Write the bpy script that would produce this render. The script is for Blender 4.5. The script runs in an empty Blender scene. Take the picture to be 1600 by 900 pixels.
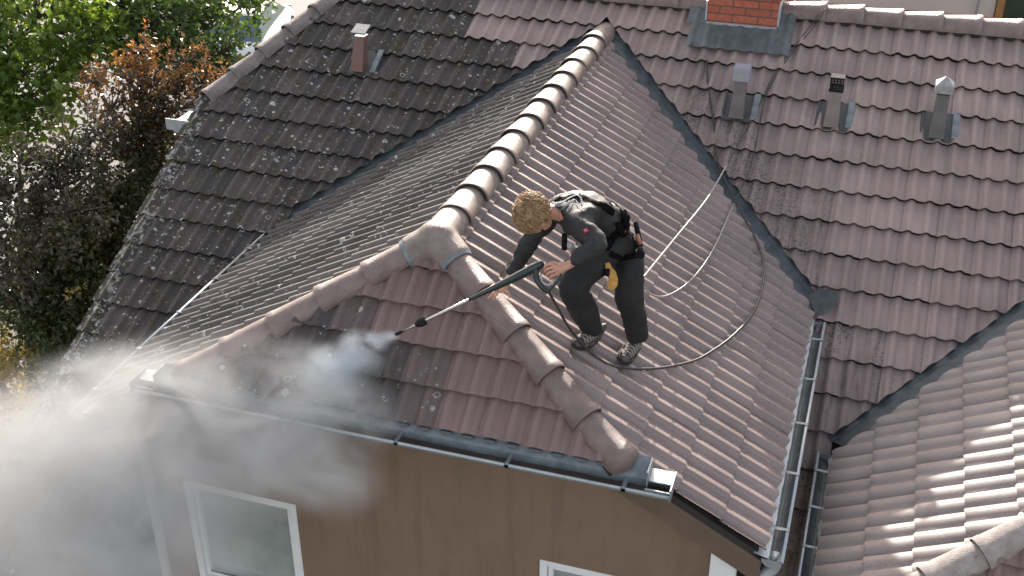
import bpy, bmesh, math, random
import numpy as np
from mathutils import Vector, Matrix, noise
PI = math.pi
R = math.radians
C = bpy.context.scene.collection
random.seed(7); rng = np.random.default_rng(7)
# ------------------------------------------------------------------ camera, sky, sun, exposure
sc = bpy.context.scene
cam = bpy.data.objects.new('camera', bpy.data.cameras.new('camera')); C.objects.link(cam); sc.camera = cam
cam.data.sensor_width = 36; cam.data.lens = 36 * 1847.385 / 1600
cam.data.clip_start = .1; cam.data.clip_end = 600
cam.matrix_world = Matrix([[0.951599, -0.152605, 0.266779, 2.697938], [0.307337, 0.477497, -0.823128, -6.667716], [-0.001773, 0.865279, 0.501287, 3.756755], [0.0, 0.0, 0.0, 1.0]])
SUN = Vector((-.28, 1.0, .39)).normalized()
w = bpy.data.worlds.new('World'); sc.world = w; w.use_nodes = True
wn = w.node_tree
sky = wn.nodes.new('ShaderNodeTexSky'); sky.sky_type = 'NISHITA'; sky.sun_disc = False
sky.sun_elevation = math.asin(SUN.z); sky.sun_rotation = math.atan2(SUN.x, SUN.y)
sky.air_density = 1.0; sky.dust_density = 2.5; sky.ozone_density = 1.0
bg = wn.nodes['Background']; bg.inputs[1].default_value = .15
wb = wn.nodes.new('ShaderNodeMix'); wb.data_type = 'RGBA'; wb.blend_type = 'MULTIPLY'; wb.inputs[0].default_value = 1; wb.inputs[7].default_value = (1.10, .985, .91, 1)
hs = wn.nodes.new('ShaderNodeHueSaturation'); hs.inputs['Saturation'].default_value = .55      # hazy, thinly overcast sky
wn.links.new(sky.outputs[0], hs.inputs['Color']); wn.links.new(hs.outputs[0], wb.inputs[6]); wn.links.new(wb.outputs[2], bg.inputs[0])
sl = bpy.data.lights.new('sun', 'SUN'); sl.energy = 3.9; sl.angle = R(.6); sl.color = (1, .93, .84)
so = bpy.data.objects.new('sun', sl); C.objects.link(so)
so.rotation_euler = SUN.to_track_quat('Z', 'Y').to_euler()
sc.view_settings.view_transform = 'Standard'; sc.view_settings.look = 'None'
sc.view_settings.exposure = 1.5; sc.view_settings.gamma = 1; sc.view_settings.use_curve_mapping = False
sc.cycles.volume_step_rate = 1.0; sc.cycles.volume_max_steps = 128; sc.cycles.volume_bounces = 3
sc.cycles.max_bounces = 6; sc.cycles.transparent_max_bounces = 12

# ------------------------------------------------------------------ materials
def nd(t, typ, **kw):
    n = t.nodes.new(typ)
    for k, v in kw.items():
        if k.startswith('i_'): n.inputs[int(k[2:])].default_value = v
        else: setattr(n, k, v)
    return n
def mat(name, col=(.5, .5, .5), rough=.6, metal=0, spec=.5, var=.0, vscale=8, bump=0, bscale=40, col2=None, coat=0):
    m = bpy.data.materials.new(name); m.use_nodes = True; t = m.node_tree
    b = t.nodes['Principled BSDF']
    b.inputs['Roughness'].default_value = rough; b.inputs['Metallic'].default_value = metal
    b.inputs['Specular IOR Level'].default_value = spec; b.inputs['Coat Weight'].default_value = coat
    b.inputs['Base Color'].default_value = (*col, 1)
    tc = nd(t, 'ShaderNodeTexCoord')
    if var or col2:
        n = nd(t, 'ShaderNodeTexNoise'); n.inputs['Scale'].default_value = vscale; n.inputs['Detail'].default_value = 6
        n.inputs['Roughness'].default_value = .65
        t.links.new(tc.outputs['Object'], n.inputs['Vector'])
        r = nd(t, 'ShaderNodeValToRGB'); r.color_ramp.elements[0].position = .32; r.color_ramp.elements[1].position = .68
        c2 = col2 or tuple(c * (1 + var) for c in col); c1 = col if col2 else tuple(c * (1 - var) for c in col)
        r.color_ramp.elements[0].color = (*c1, 1); r.color_ramp.elements[1].color = (*c2, 1)
        t.links.new(n.outputs[0], r.inputs[0]); t.links.new(r.outputs[0], b.inputs['Base Color'])
    if bump:
        n2 = nd(t, 'ShaderNodeTexNoise'); n2.inputs['Scale'].default_value = bscale; n2.inputs['Detail'].default_value = 5
        t.links.new(tc.outputs['Object'], n2.inputs['Vector'])
        bp = nd(t, 'ShaderNodeBump'); bp.inputs['Strength'].default_value = bump; bp.inputs['Distance'].default_value = .01
        t.links.new(n2.outputs[0], bp.inputs['Height']); t.links.new(bp.outputs[0], b.inputs['Normal'])
    return m

def tile_material(name, clean1, clean2, rough, lichen=.5, moss=.3, grime=.3, specks=0.0):
    """concrete roof tile. attribute 'tile' = (random, dirt 0..1, random2); UV = metres along eave / up the slope"""
    m = bpy.data.materials.new(name); m.use_nodes = True; t = m.node_tree; L = t.links.new
    b = t.nodes['Principled BSDF']
    at = nd(t, 'ShaderNodeAttribute'); at.attribute_name = 'tile'
    sp = nd(t, 'ShaderNodeSeparateColor'); L(at.outputs['Color'], sp.inputs[0])
    rnd, dirt, rnd2 = sp.outputs
    uv = nd(t, 'ShaderNodeUVMap'); uv.uv_map = 'UVMap'
    def math_(op, a, b_=None, c=None, clamp=False):
        n = nd(t, 'ShaderNodeMath'); n.operation = op; n.use_clamp = clamp
        for i, v in enumerate((a, b_, c)):
            if v is None: continue
            if hasattr(v, 'links'): L(v, n.inputs[i])
            else: n.inputs[i].default_value = v
        return n.outputs[0]
    def mix(f, a, b_, mode='MIX'):
        n = nd(t, 'ShaderNodeMix'); n.data_type = 'RGBA'; n.blend_type = mode; n.clamp_factor = True
        for i, v in ((0, f), (6, a), (7, b_)):
            if hasattr(v, 'links'): L(v, n.inputs[i])
            elif i == 0: n.inputs[0].default_value = v
            else: n.inputs[i].default_value = (*v, 1)
        return n.outputs[2]
    def noise_(scale, detail=5, rough_=.6, mp=None, vec=None):
        n = nd(t, 'ShaderNodeTexNoise'); n.inputs['Scale'].default_value = scale; n.inputs['Detail'].default_value = detail
        n.inputs['Roughness'].default_value = rough_
        s = vec or uv.outputs[0]
        if mp:
            q = nd(t, 'ShaderNodeMapping'); q.inputs['Scale'].default_value = mp; L(s, q.inputs[0]); s = q.outputs[0]
        L(s, n.inputs['Vector']); return n.outputs[0]
    def ramp(v, a, b_):
        n = nd(t, 'ShaderNodeMapRange'); n.inputs[1].default_value = a; n.inputs[2].default_value = b_; L(v, n.inputs[0]); return n.outputs[0]
    base = mix(rnd, clean1, clean2)
    cloud = noise_(1.4, 4)
    base = mix(ramp(cloud, .35, .7), base, tuple(.72 * c for c in clean1))
    streak = noise_(1.0, 6, .7, mp=(26, 2.2, 1))
    base = mix(math_('MULTIPLY', ramp(streak, .5, .78), .55 * grime + .25), base, tuple(.5 * c for c in clean1))
    grain = noise_(190, 3, .7)
    base = mix(ramp(grain, .38, .66), mix(.30, base, (.02, .018, .018)), mix(.14, base, (.6, .56, .54)))
    if specks:
        v0 = nd(t, 'ShaderNodeTexVoronoi'); v0.inputs['Scale'].default_value = 42; L(uv.outputs[0], v0.inputs['Vector'])
        zone = ramp(noise_(1.6, 3, .6, mp=(1, .7, 1)), .42, .55)
        near = ramp(math_('ADD', dirt, math_('MULTIPLY', math_('SUBTRACT', noise_(3.5, 4, .7), .5), .35)), .08, .24)
        f = math_('MULTIPLY', math_('LESS_THAN', v0.outputs['Distance'], math_('ADD', .16, math_('MULTIPLY', noise_(60, 2), .3))), math_('MULTIPLY', zone, math_('ADD', .12, math_('MULTIPLY', near, specks))))
        base = mix(f, base, (.03, .028, .027))
        base = mix(math_('MULTIPLY', near, math_('MULTIPLY', ramp(noise_(1.0, 6, .75, mp=(20, 1.6, 1)), .50, .66), .75)), base, (.045, .038, .036))
    # uncleaned skin
    dcol = mix(rnd2, (.043, .039, .037), (.070, .060, .054))
    dcol = mix(ramp(noise_(9, 5, .7), .4, .7), dcol, (.036, .034, .034))
    dcol = mix(math_('MULTIPLY', ramp(grain, .45, .7), .35), dcol, (.16, .155, .15))
    base = mix(dirt, base, dcol)
    # moss near the lower laps, in blotches
    mz = math_('MULTIPLY', ramp(noise_(5.5, 6, .75), .50, .64), math_('MULTIPLY', dirt, moss))
    base = mix(mz, base, mix(ramp(noise_(30, 2), .4, .6), (.035, .028, .012), (.085, .068, .025)))
    # lichen rosettes: discs and rings of several sizes
    for sc_, thr, pres, seed in ((10.5, .30, .36, 0.0), (19, .34, .50, 4.3), (40, .34, .46, 9.1)):
        q = nd(t, 'ShaderNodeMapping'); q.inputs['Location'].default_value = (seed, seed * 1.7, 0); L(uv.outputs[0], q.inputs[0])
        wob = nd(t, 'ShaderNodeTexNoise'); wob.inputs['Scale'].default_value = 38; L(uv.outputs[0], wob.inputs['Vector'])
        va = nd(t, 'ShaderNodeVectorMath'); va.operation = 'MULTIPLY_ADD'; L(wob.outputs['Color'], va.inputs[0])
        va.inputs[1].default_value = (.022, .022, 0); L(q.outputs[0], va.inputs[2])
        v = nd(t, 'ShaderNodeTexVoronoi'); v.inputs['Scale'].default_value = sc_; L(va.outputs[0], v.inputs['Vector'])
        cs = nd(t, 'ShaderNodeSeparateColor'); L(v.outputs['Color'], cs.inputs[0])
        size = math_('MULTIPLY', math_('POWER', cs.outputs[1], 1.6), thr)
        d = v.outputs['Distance']
        disc = math_('LESS_THAN', d, size)
        ring = math_('GREATER_THAN', d, math_('MULTIPLY', size, math_('MULTIPLY', cs.outputs[2], .8)))
        lz = ramp(noise_(2.3, 4, .7, mp=(1, 1, 1)), .36, .60)
        on = math_('LESS_THAN', cs.outputs[0], math_('MULTIPLY', math_('MULTIPLY', lz, lichen), pres * 2.0))
        f = math_('MULTIPLY', math_('MULTIPLY', disc, ring), math_('MULTIPLY', on, math_('MULTIPLY', ramp(dirt, .25, .6), .85)))
        base = mix(f, base, mix(ramp(noise_(60, 3), .4, .65), (.36, .37, .36), (.56, .56, .53)))
    vf = math_('MULTIPLY', ramp(dirt, 1.2, 1.5), ramp(noise_(13, 5, .7, mp=(1.6, 1, 1)), 0.53, .58))
    base = mix(vf, base, (.29, .305, .265))
    L(base, b.inputs['Base Color'])
    rr = math_('ADD', math_('MULTIPLY', noise_(12, 4), .25), rough - .1)
    rr = math_('ADD', rr, math_('MULTIPLY', dirt, .28), clamp=True); L(rr, b.inputs['Roughness'])
    b.inputs['Specular IOR Level'].default_value = .5
    bp = nd(t, 'ShaderNodeBump'); bp.inputs['Strength'].default_value = .35; bp.inputs['Distance'].default_value = .004
    h = math_('ADD', noise_(170, 3, .7), math_('MULTIPLY', noise_(22, 4, .6), 1.2)); L(h, bp.inputs['Height']); L(bp.outputs[0], b.inputs['Normal'])
    return m

M = {}
M['tile_main'] = tile_material('tile_main', (.345, .258, .238), (.415, .322, .298), .6, lichen=1.0, moss=.9, grime=.5, specks=1.0)
M['tile_wet'] = tile_material('tile_wet', (.26, .198, .182), (.315, .248, .23), .24, lichen=.3, moss=.4, grime=.4)
M['tile_left'] = tile_material('tile_left', (.22, .195, .18), (.26, .23, .215), .6, lichen=.75, moss=.75, grime=.5)
M['tile_hip'] = tile_material('tile_hip', (.21, .125, .112), (.265, .172, .156), .42, lichen=.5, moss=.5, grime=.75)
M['tile_far'] = tile_material('tile_far', (.33, .28, .26), (.40, .345, .32), .58, lichen=.2, moss=.2, grime=.4, specks=.6)
M['cap'] = mat('cap', (.135, .098, .09), .42, var=0, col2=(.225, .172, .16), vscale=7, bump=.5, bscale=150)
M['cap_pale'] = mat('cap_pale', (.135, .108, .095), .45, col2=(.265, .222, .20), vscale=7, bump=.5, bscale=150)
M['cap_moss'] = mat('cap_moss', (.12, .105, .10), .8, col2=(.23, .2, .185), vscale=11, bump=.6, bscale=120)
M['cap_far'] = mat('cap_far', (.26, .22, .205), .8, col2=(.40, .36, .34), vscale=14, bump=.9, bscale=160)
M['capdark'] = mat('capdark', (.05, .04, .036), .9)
M['zinc'] = mat('zinc', (.26, .29, .31), .45, metal=.4, col2=(.36, .4, .42), vscale=9)
M['zinc_light'] = mat('zinc_light', (.33, .375, .40), .45, metal=.25, col2=(.44, .485, .51), vscale=12)
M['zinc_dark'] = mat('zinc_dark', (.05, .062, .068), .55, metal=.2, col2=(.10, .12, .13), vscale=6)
M['lead'] = mat('lead', (.11, .135, .15), .5, metal=.2, col2=(.21, .25, .27), vscale=10, bump=.4, bscale=60)
M['leadpale'] = mat('leadpale', (.17, .19, .2), .6, metal=.2, col2=(.1, .12, .13), vscale=12, bump=.3, bscale=80)
M['silt'] = mat('silt', (.045, .034, .028), .7, col2=(.09, .065, .05), vscale=12)
M['stucco'] = mat('stucco', (.185, .128, .088), .9, col2=(.225, .155, .108), vscale=1.6, bump=.5, bscale=220)
def stucco():
    m = M['stucco']; t = m.node_tree; b = t.nodes['Principled BSDF']; old = b.inputs['Base Color'].links[0].from_socket
    g = nd(t, 'ShaderNodeNewGeometry'); mp = nd(t, 'ShaderNodeMapping'); mp.inputs['Scale'].default_value = (9, 9, .9); t.links.new(g.outputs['Position'], mp.inputs[0])
    n = nd(t, 'ShaderNodeTexNoise'); n.inputs['Scale'].default_value = 1; n.inputs['Detail'].default_value = 7; n.inputs['Roughness'].default_value = .65; t.links.new(mp.outputs[0], n.inputs[0])
    r = nd(t, 'ShaderNodeMapRange'); r.inputs[1].default_value = .5; r.inputs[2].default_value = .75; r.inputs[4].default_value = .55; t.links.new(n.outputs[0], r.inputs[0])
    x = nd(t, 'ShaderNodeMix'); x.data_type = 'RGBA'; x.inputs[7].default_value = (.12, .085, .065, 1); t.links.new(r.outputs[0], x.inputs[0]); t.links.new(old, x.inputs[6]); t.links.new(x.outputs[2], b.inputs['Base Color'])
stucco()
M['board'] = mat('board', (.105, .078, .055), .7, col2=(.14, .10, .07), vscale=3, bump=.2)
M['white'] = mat('white', (.72, .74, .76), .4, var=.05)
M['rubber'] = mat('rubber', (.015, .015, .016), .8, spec=.15)
M['under'] = mat('under', (.03, .026, .024), .9)

def brick_mat():
    m = bpy.data.materials.new('brick'); m.use_nodes = True; t = m.node_tree; b = t.nodes['Principled BSDF']
    uv = nd(t, 'ShaderNodeUVMap'); uv.uv_map = 'UVMap'
    br = nd(t, 'ShaderNodeTexBrick'); t.links.new(uv.outputs[0], br.inputs[0])
    br.inputs['Color1'].default_value = (.50, .15, .085, 1); br.inputs['Color2'].default_value = (.40, .115, .07, 1)
    br.inputs['Mortar'].default_value = (.13, .09, .075, 1); br.inputs['Scale'].default_value = 1
    br.inputs['Brick Width'].default_value = .25; br.inputs['Row Height'].default_value = .077; br.inputs['Mortar Size'].default_value = .006
    n = nd(t, 'ShaderNodeTexNoise'); n.inputs['Scale'].default_value = 25; t.links.new(uv.outputs[0], n.inputs[0])
    mx = nd(t, 'ShaderNodeMix'); mx.data_type = 'RGBA'; mx.blend_type = 'MULTIPLY'; mx.inputs[0].default_value = .5
    t.links.new(br.outputs[0], mx.inputs[6]); t.links.new(n.outputs[0], mx.inputs[7]); t.links.new(mx.outputs[2], b.inputs['Base Color'])
    bp = nd(t, 'ShaderNodeBump'); bp.inputs['Strength'].default_value = .6; bp.inputs['Distance'].default_value = .006; bp.invert = True
    t.links.new(br.outputs['Fac'], bp.inputs['Height']); t.links.new(bp.outputs[0], b.inputs['Normal']); b.inputs['Roughness'].default_value = .8
    return m
M['brick'] = brick_mat()
def glass_mat():
    m = mat('pane_glass', (.20, .235, .23), .1, spec=.8, col2=(.34, .38, .36), vscale=1.6); return m
M['glass'] = glass_mat()

# ------------------------------------------------------------------ object helpers
def tag(o, label=None, cat=None, group=None, kind=None):
    if label: o['label'] = label
    if cat: o['category'] = cat
    if group: o['group'] = group
    if kind: o['kind'] = kind
    return o
def empty(name, loc, label=None, cat=None, group=None):
    o = bpy.data.objects.new(name, None); C.objects.link(o); o.location = loc; o.empty_display_size = .2
    return tag(o, label, cat, group)
def wloc(o):
    v = Vector(o.location)
    return v + wloc(o.parent) if o.parent else v
def link(name, me, material, parent=None, smooth=False, origin=None):
    """mesh data is in world coordinates; origin (world) becomes the object's own location"""
    for m in (material if isinstance(material, (list, tuple)) else [material]): me.materials.append(m)
    if smooth: me.shade_smooth()
    o = bpy.data.objects.new(name, me); C.objects.link(o)
    base = wloc(parent) if parent else Vector((0, 0, 0))
    if origin is None:
        n = len(me.vertices)
        if n:
            a = np.empty(n * 3); me.vertices.foreach_get('co', a); a = a.reshape(-1, 3); origin = Vector(((a.min(0) + a.max(0)) / 2).tolist())
        else: origin = Vector((0, 0, 0))
    origin = Vector(origin)
    me.transform(Matrix.Translation(-origin))
    if parent: o.parent = parent
    o.location = origin - base
    return o
def finish(name, bm, material, parent=None, smooth=False, origin=None, bevel=0):
    if bevel: bmesh.ops.bevel(bm, geom=[e for e in bm.edges if e.is_manifold and e.calc_face_angle(0) > .5], offset=bevel, segments=2, affect='EDGES', clamp_overlap=True)
    me = bpy.data.meshes.new(name); bm.to_mesh(me); bm.free()
    return link(name, me, material, parent, smooth, origin)
def box(bm, c, s, rot=None):
    v = bmesh.ops.create_cube(bm, size=1)['verts']
    m = Matrix.Translation(Vector(c)) @ (rot.to_4x4() if rot else Matrix.Identity(4)) @ Matrix.Diagonal((*s, 1))
    bmesh.ops.transform(bm, matrix=m, verts=v); return v
def frame_of(d, up=Vector((0, 0, 1))):
    d = Vector(d).normalized(); x = d.cross(up)
    if x.length < 1e-3: x = Vector((1, 0, 0))
    x.normalize(); y = x.cross(d).normalized(); return x, y, d   # side, up, along
def sweep(bm, pts, sec, up=Vector((0, 0, 1)), close=True, cap=True, scale=None, mi=0):
    """sweep a section (list of (side, up)) along pts"""
    pts = [Vector(p) for p in pts]; rings = []
    for i, p in enumerate(pts):
        d = (pts[min(i + 1, len(pts) - 1)] - pts[max(i - 1, 0)])
        x, y, _ = frame_of(d, up); s = scale[i] if scale else 1
        rings.append([bm.verts.new(p + x * (a * s) + y * (b_ * s)) for a, b_ in sec])
    n = len(sec)
    for i in range(len(rings) - 1):
        for j in range(n if close else n - 1):
            f = bm.faces.new((rings[i][j], rings[i][(j + 1) % n], rings[i + 1][(j + 1) % n], rings[i + 1][j])); f.material_index = mi
    if cap and close:
        bm.faces.new(rings[0][::-1]); bm.faces.new(rings[-1])
    return rings
def circ(r, n=8, ry=None): return [(r * math.cos(2 * PI * k / n), (ry or r) * math.sin(2 * PI * k / n)) for k in range(n)]
def smooth_path(pts, n=8):
    pts = [Vector(p) for p in pts]; out = []
    for i in range(len(pts) - 1):
        a, b_, c, d = pts[max(i - 1, 0)], pts[i], pts[i + 1], pts[min(i + 2, len(pts) - 1)]
        for k in range(n):
            t = k / n
            out.append(.5 * ((2 * b_) + (c - a) * t + (2 * a - 5 * b_ + 4 * c - d) * t * t + (3 * b_ - a - 3 * c + d) * t ** 3))
    out.append(pts[-1]); return out

# ------------------------------------------------------------------ roof geometry (metres; wing ridge = y axis at z 0)
TA = math.tan(R(29.0)); CA = math.cos(R(29.0)); SA = math.sin(R(29.0))
TB = math.tan(R(29.09)); CB = math.cos(R(29.09)); SB = math.sin(R(29.09))
L0 = 4.699                       # wing ridge meets main slope
S = 2.8316; EX = .3332           # slope length and exposure of wing tiles
XE, ZE = S * CA, -S * SA
YV = -.909                       # front verge of the wing
HIPX, HIPY, HIPZ = 1.579, -.9506, -.875
RY = 5.12                        # main ridge
def zmain(y): return (y - L0) * TB
RZ = zmain(RY)
GROUND = -6.8

house = empty('house', (0, 2, GROUND), 'brown stucco house with tiled roofs, half-hipped wing and brick chimney', 'house')

def profile():
    us = []; hs = []
    for r in range(2):
        c = .055 + r * .15
        for du, h in ((-.055, 0), (-.041, .0045), (-.028, .0155), (-.014, .0265), (0, .0305), (.014, .0265), (.028, .0155), (.041, .0045), (.055, 0)):
            us.append(c + du); hs.append(h)
        if r == 0: us.append(.13); hs.append(-.0015)
    us += [.286, .2895, .2995]; hs += [-.0005, -.004, -.004]
    us = [0.0] + us; hs = [.0] + hs
    return np.array(us), np.array(hs)
PU, PH = profile()
def profile_wave(h=.038, flip=False):
    # rounded roll, its ridge-ward flank gentler than the other
    a = [(-.050, 0), (-.041, .004), (-.033, .015), (-.026, .027), (-.019, .0345), (-.011, .0378), (0, .0370), (.012, .0345), (.024, .0305), (.037, .0245), (.052, .015), (.066, .006), (.080, .001)]
    us = [0.]; hs = [.0]
    for c in (.055, .205):
        for d, z in a: us.append(c + d); hs.append(z * h / .038)
    us.append(.2998); hs.append(-.001)
    us = np.array(us); hs = np.array(hs)
    if flip: us = .2998 - us[::-1]; hs = hs[::-1].copy()
    return us, hs
def profile_wide():
    us = []; hs = []
    for r in range(2):
        c = .075 + r * .15
        for k in range(9):
            du = -.068 + .136 * k / 8; us.append(c + du); hs.append(.026 * math.cos(du / .068 * PI / 2) ** .8 if abs(du) < .0679 else 0)
    us = [0.] + us + [.2995]; hs = [-.006] + hs + [-.006]
    return np.array(us), np.array(hs)
HS = 1.0
def tiles(name, O, U, V, u0, u1, vs, regions, material, dirt=lambda u, v: 0., parent=house, thick=.042, prof=None, jit=1.0, shift=0.0, expo=EX, label=None):
    """O origin, U along eave, V up the slope; vs = list of course foot positions (in V metres)"""
    O, U, V = Vector(O), Vector(U).normalized(), Vector(V).normalized(); N = U.cross(V).normalized()
    pu, ph = prof if prof else (PU, PH * (1.25 if name == 'main_roof' else 1.35))
    n = len(pu); dv = [0., .006, expo * .5, expo + .012]
    parts = []
    for reg in regions:      # region: list of (a, b, c): keep a*u + b*v + c > 0
        VX = []; FC = []; UVs = []; COL = []
        for ci, v0 in enumerate(vs):
            k0 = math.floor((u0 - shift) / .3)
            for k in range(k0, int((u1 - shift) / .3) + 1):
                ua = shift + k * .3
                corners = [(ua, v0), (ua + .3, v0), (ua, v0 + expo), (ua + .3, v0 + expo)]
                if ua + .3 < u0 or ua > u1: continue
                if any(all(a * x + b_ * y + c < 0 for x, y in corners) for a, b_, c in reg): continue
                rs = random.Random(hash((name, ci, k)) & 0xffffff if False else (len(name) * 7919 + ci * 131 + k * 17 + 5000))
                r1, r2, r3 = rs.random(), rs.random(), rs.random()
                jv = (r3 - .5) * .010 * jit; jt = (rs.random() - .5) * .004 * jit; jr = (rs.random() - .5) * .006 * jit
                d = dirt(ua + .15, v0 + expo / 2)
                base = len(VX)
                # lip row (own verts), then top rows
                th = thick + abs(r2 - .5) * .008 * jit
                lo_ = -.0095 if thick > .022 else -.009
                rows = [(.05, lo_ + .001, False), (0, lo_, True), (0, lo_, True), (0, 0, True)] + [(q, 0, False) for q in dv]
                for ri, (q, off, lip) in enumerate(rows):
                    for j in range(n):
                        rise = th * (1 - q / (expo + .012)) if off == 0 or q == 0 else th - .004
                        wz = ph[j] + rise + jt + off + jr * (pu[j] / .3 - .5)
                        if q == 0 and off == 0: wz -= .002
                        u = ua + pu[j]; v = v0 + q + jv + (-.004 * math.sin(pu[j] / .15 * 2 * PI) if q == 0 else 0)
                        VX.append(O + U * u + V * v + N * wz); UVs.append((u, v)); COL.append((r1, d, r2, 1))
                for a_ in (0, 2, 4, 5, 6):
                    for j in range(n - 1):
                        q0 = base + a_ * n + j
                        FC.append((q0, q0 + 1, q0 + n + 1, q0 + n))
        if not VX: continue
        me = bpy.data.meshes.new(name); me.from_pydata([tuple(v) for v in VX], [], FC)
        cl = me.color_attributes.new('tile', 'FLOAT_COLOR', 'POINT'); cl.data.foreach_set('color', np.array(COL, dtype=np.float32).ravel())
        uvl = me.uv_layers.new(name='UVMap'); li = np.empty(len(me.loops), dtype=np.int32); me.loops.foreach_get('vertex_index', li)
        uvl.data.foreach_set('uv', np.array(UVs, dtype=np.float32)[li].ravel())
        bm = bmesh.new(); bm.from_mesh(me)
        for a, b_, c in reg:
            no = (U * a + V * b_); ln = no.length
            co = O + U * (-c * a / (a * a + b_ * b_)) + V * (-c * b_ / (a * a + b_ * b_))
            bmesh.ops.bisect_plane(bm, geom=bm.verts[:] + bm.edges[:] + bm.faces[:], plane_co=co, plane_no=no / ln, clear_inner=True)
        bm.to_mesh(me); bm.free(); parts.append(me)
    if len(parts) > 1:
        bm = bmesh.new()
        for me in parts: bm.from_mesh(me)
        me = bpy.data.meshes.new(name); bm.to_mesh(me); bm.free()
    else: me = parts[0]
    o = link(name, me, material, parent, smooth=True)
    if label: o['label'] = label
    return o
def deck(name, quads, material=None, parent=house, th=.12, drop=.03):
    """roof boarding under the tiles: closed slabs"""
    bm = bmesh.new()
    for q in quads:
        q = [Vector(p) for p in q]; nrm = (q[1] - q[0]).cross(q[2] - q[0]).normalized()
        if nrm.z < 0: q = q[::-1]; nrm = -nrm
        top = [bm.verts.new(p - nrm * drop) for p in q]; bot = [bm.verts.new(p - nrm * (drop + th)) for p in q]
        bm.faces.new(top); bm.faces.new(bot[::-1])
        for i in range(len(q)): bm.faces.new((top[i], bot[i], bot[(i + 1) % len(q)], top[(i + 1) % len(q)]))
    return finish(name, bm, material or M['under'], parent)

# main slope: u = x, v = distance up the slope from y = L0
EM = .3347; TM0 = 4.441; V0 = (TM0 - L0) / CB
vs = [V0 - k * EM for k in range(-1, 23)]
vtop = (RY - L0) / CB + .02
vbot = vs[-1]
def yv_(y): return (y - L0) / CB       # y -> v
# half planes in (u, v); valley 1 right: y > L0 - x + .13
def hp_y(c0, sx): return (-sx * 1.0, CB, L0 - c0)   # keeps  y > c0 + sx*x  (y = L0 + v*CB)
V2C = 4.699 - 1.85 / TB + 0    # helper for the second wing
# second wing left slope: z = -1.85 + (x-2.95)*TA ; valley: y = L0 + z/TB
def yvalley2(x): return L0 + (-1.85 + (x - 2.95) * TA) / TB
VERGE = -4.0
TOP = (0, -1, vtop)
W2X, W2Z = 5.30, -.548; W2APEX = .45; KF = 1.36
sh_m = .093
def dirt_main(u, v):
    y = L0 + v * CB
    # cleaned strip from the right, its edge stepping down along the rows; top rows cleaned further left
    edge = -1.55 if y > 4.55 else (-1.35 if y > 4.3 else (-.95 if y > 4.1 else (-.62 if y > 3.8 else -.3)))
    if u < -3.72: return 1.6
    if u < edge: return .93 + .07 * math.sin(u * 7 + v * 5)
    if u > 1.0:
        d = (y - (L0 - u)); g = max(0, 1 - abs(d - .35) / .9) * .27 * (1 if u < 2.6 else .35)
        if u > 2.2 and u < 3.2 and y < 2.2: g = max(g, .22)
        return g
    return .03
regs_left = [[(1, 0, 4.0), TOP, (-1, 0, -2.45), (1, -.632 * CB, 3.97 - .632 * (L0 - 3.3) )],
             [(1, 0, 2.45), (-1, 0, 0), TOP, (1, -.632 * CB, 3.97 - .632 * (L0 - 3.3)), (-1, CB, L0 - (L0 + .13))]]
regs_right = [[(1, 0, 0), (-1, 0, 2.49), TOP, (1, CB, L0 - (L0 + .13))],
              [(1, 0, -2.49), (-1, 0, 2.80), TOP],
              [(1, 0, -2.80), (-1, 0, W2X), TOP, (-TA / TB, CB, L0 - (yvalley2(0) + .0))],
              [(1, 0, -W2X), (-1, 0, 9.5), TOP, (TA / TB, CB, L0 - (yvalley2(0) + 2 * W2X * TA / TB))]]
tiles('main_roof', (0, L0, 0), (1, 0, 0), (0, CB, SB), -4.3, 9.5, vs, regs_left + regs_right, M['tile_main'], dirt_main, shift=sh_m, expo=EM,
      label='main tiled slope, black and lichen-spotted on the left, washed brown on the right')
# its far side and the left half-hip
BV = (0, -CB, SB)
tiles('back_roof', (0, 2 * RY - L0, 0), (-1, 0, 0), BV, -9.5, 4.0, [vtop - .4 - k * .34 for k in range(3)],
      [[TOP, (-1, -.632 * CB, 3.97 - .632 * (L0 - 3.3))]], M['tile_main'], lambda u, v: .2, expo=.34)
HLn = Vector((0, -1, 0)); hu = Vector((0, -1, 0))
hipdir = Vector((.93, 0, .84)).normalized()
tiles('end_roof', (-3.97, RY, zmain(3.3)), (0, -1, 0), hipdir, -1.9, 1.9, [-.02 + k * .3 for k in range(5)],
      [[(1, -1.19, 1.82), (-1, -1.19, 1.82)]], M['tile_main'], lambda u, v: .9, expo=.30)
yb = L0 + vbot * CB
deck('roof_deck', [[(-3.98, 3.2, zmain(3.2)), (-2.45, 3.2, zmain(3.2)), (-2.45, yb, zmain(yb)), (-3.98, yb, zmain(yb))],
                   [(-3.9, 3.3, zmain(3.3)), (-2.87, RY, RZ), (9.5, RY, RZ), (9.5, 3.3, zmain(3.3))],
                   [(-2.45, 3.3, zmain(3.3)), (9.5, 3.3, zmain(3.3)), (9.5, yb, zmain(yb)), (-2.45, yb, zmain(yb))],
                   [(-3.9, 2 * RY - 3.3, zmain(3.3)), (-2.87, RY, RZ), (9.5, RY, RZ), (9.5, 2 * RY + 1, zmain(-1))],
                   [(-3.93, 3.3, zmain(3.3)), (-2.87, RY, RZ), (-3.93, 2 * RY - 3.3, zmain(3.3))]])

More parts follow.
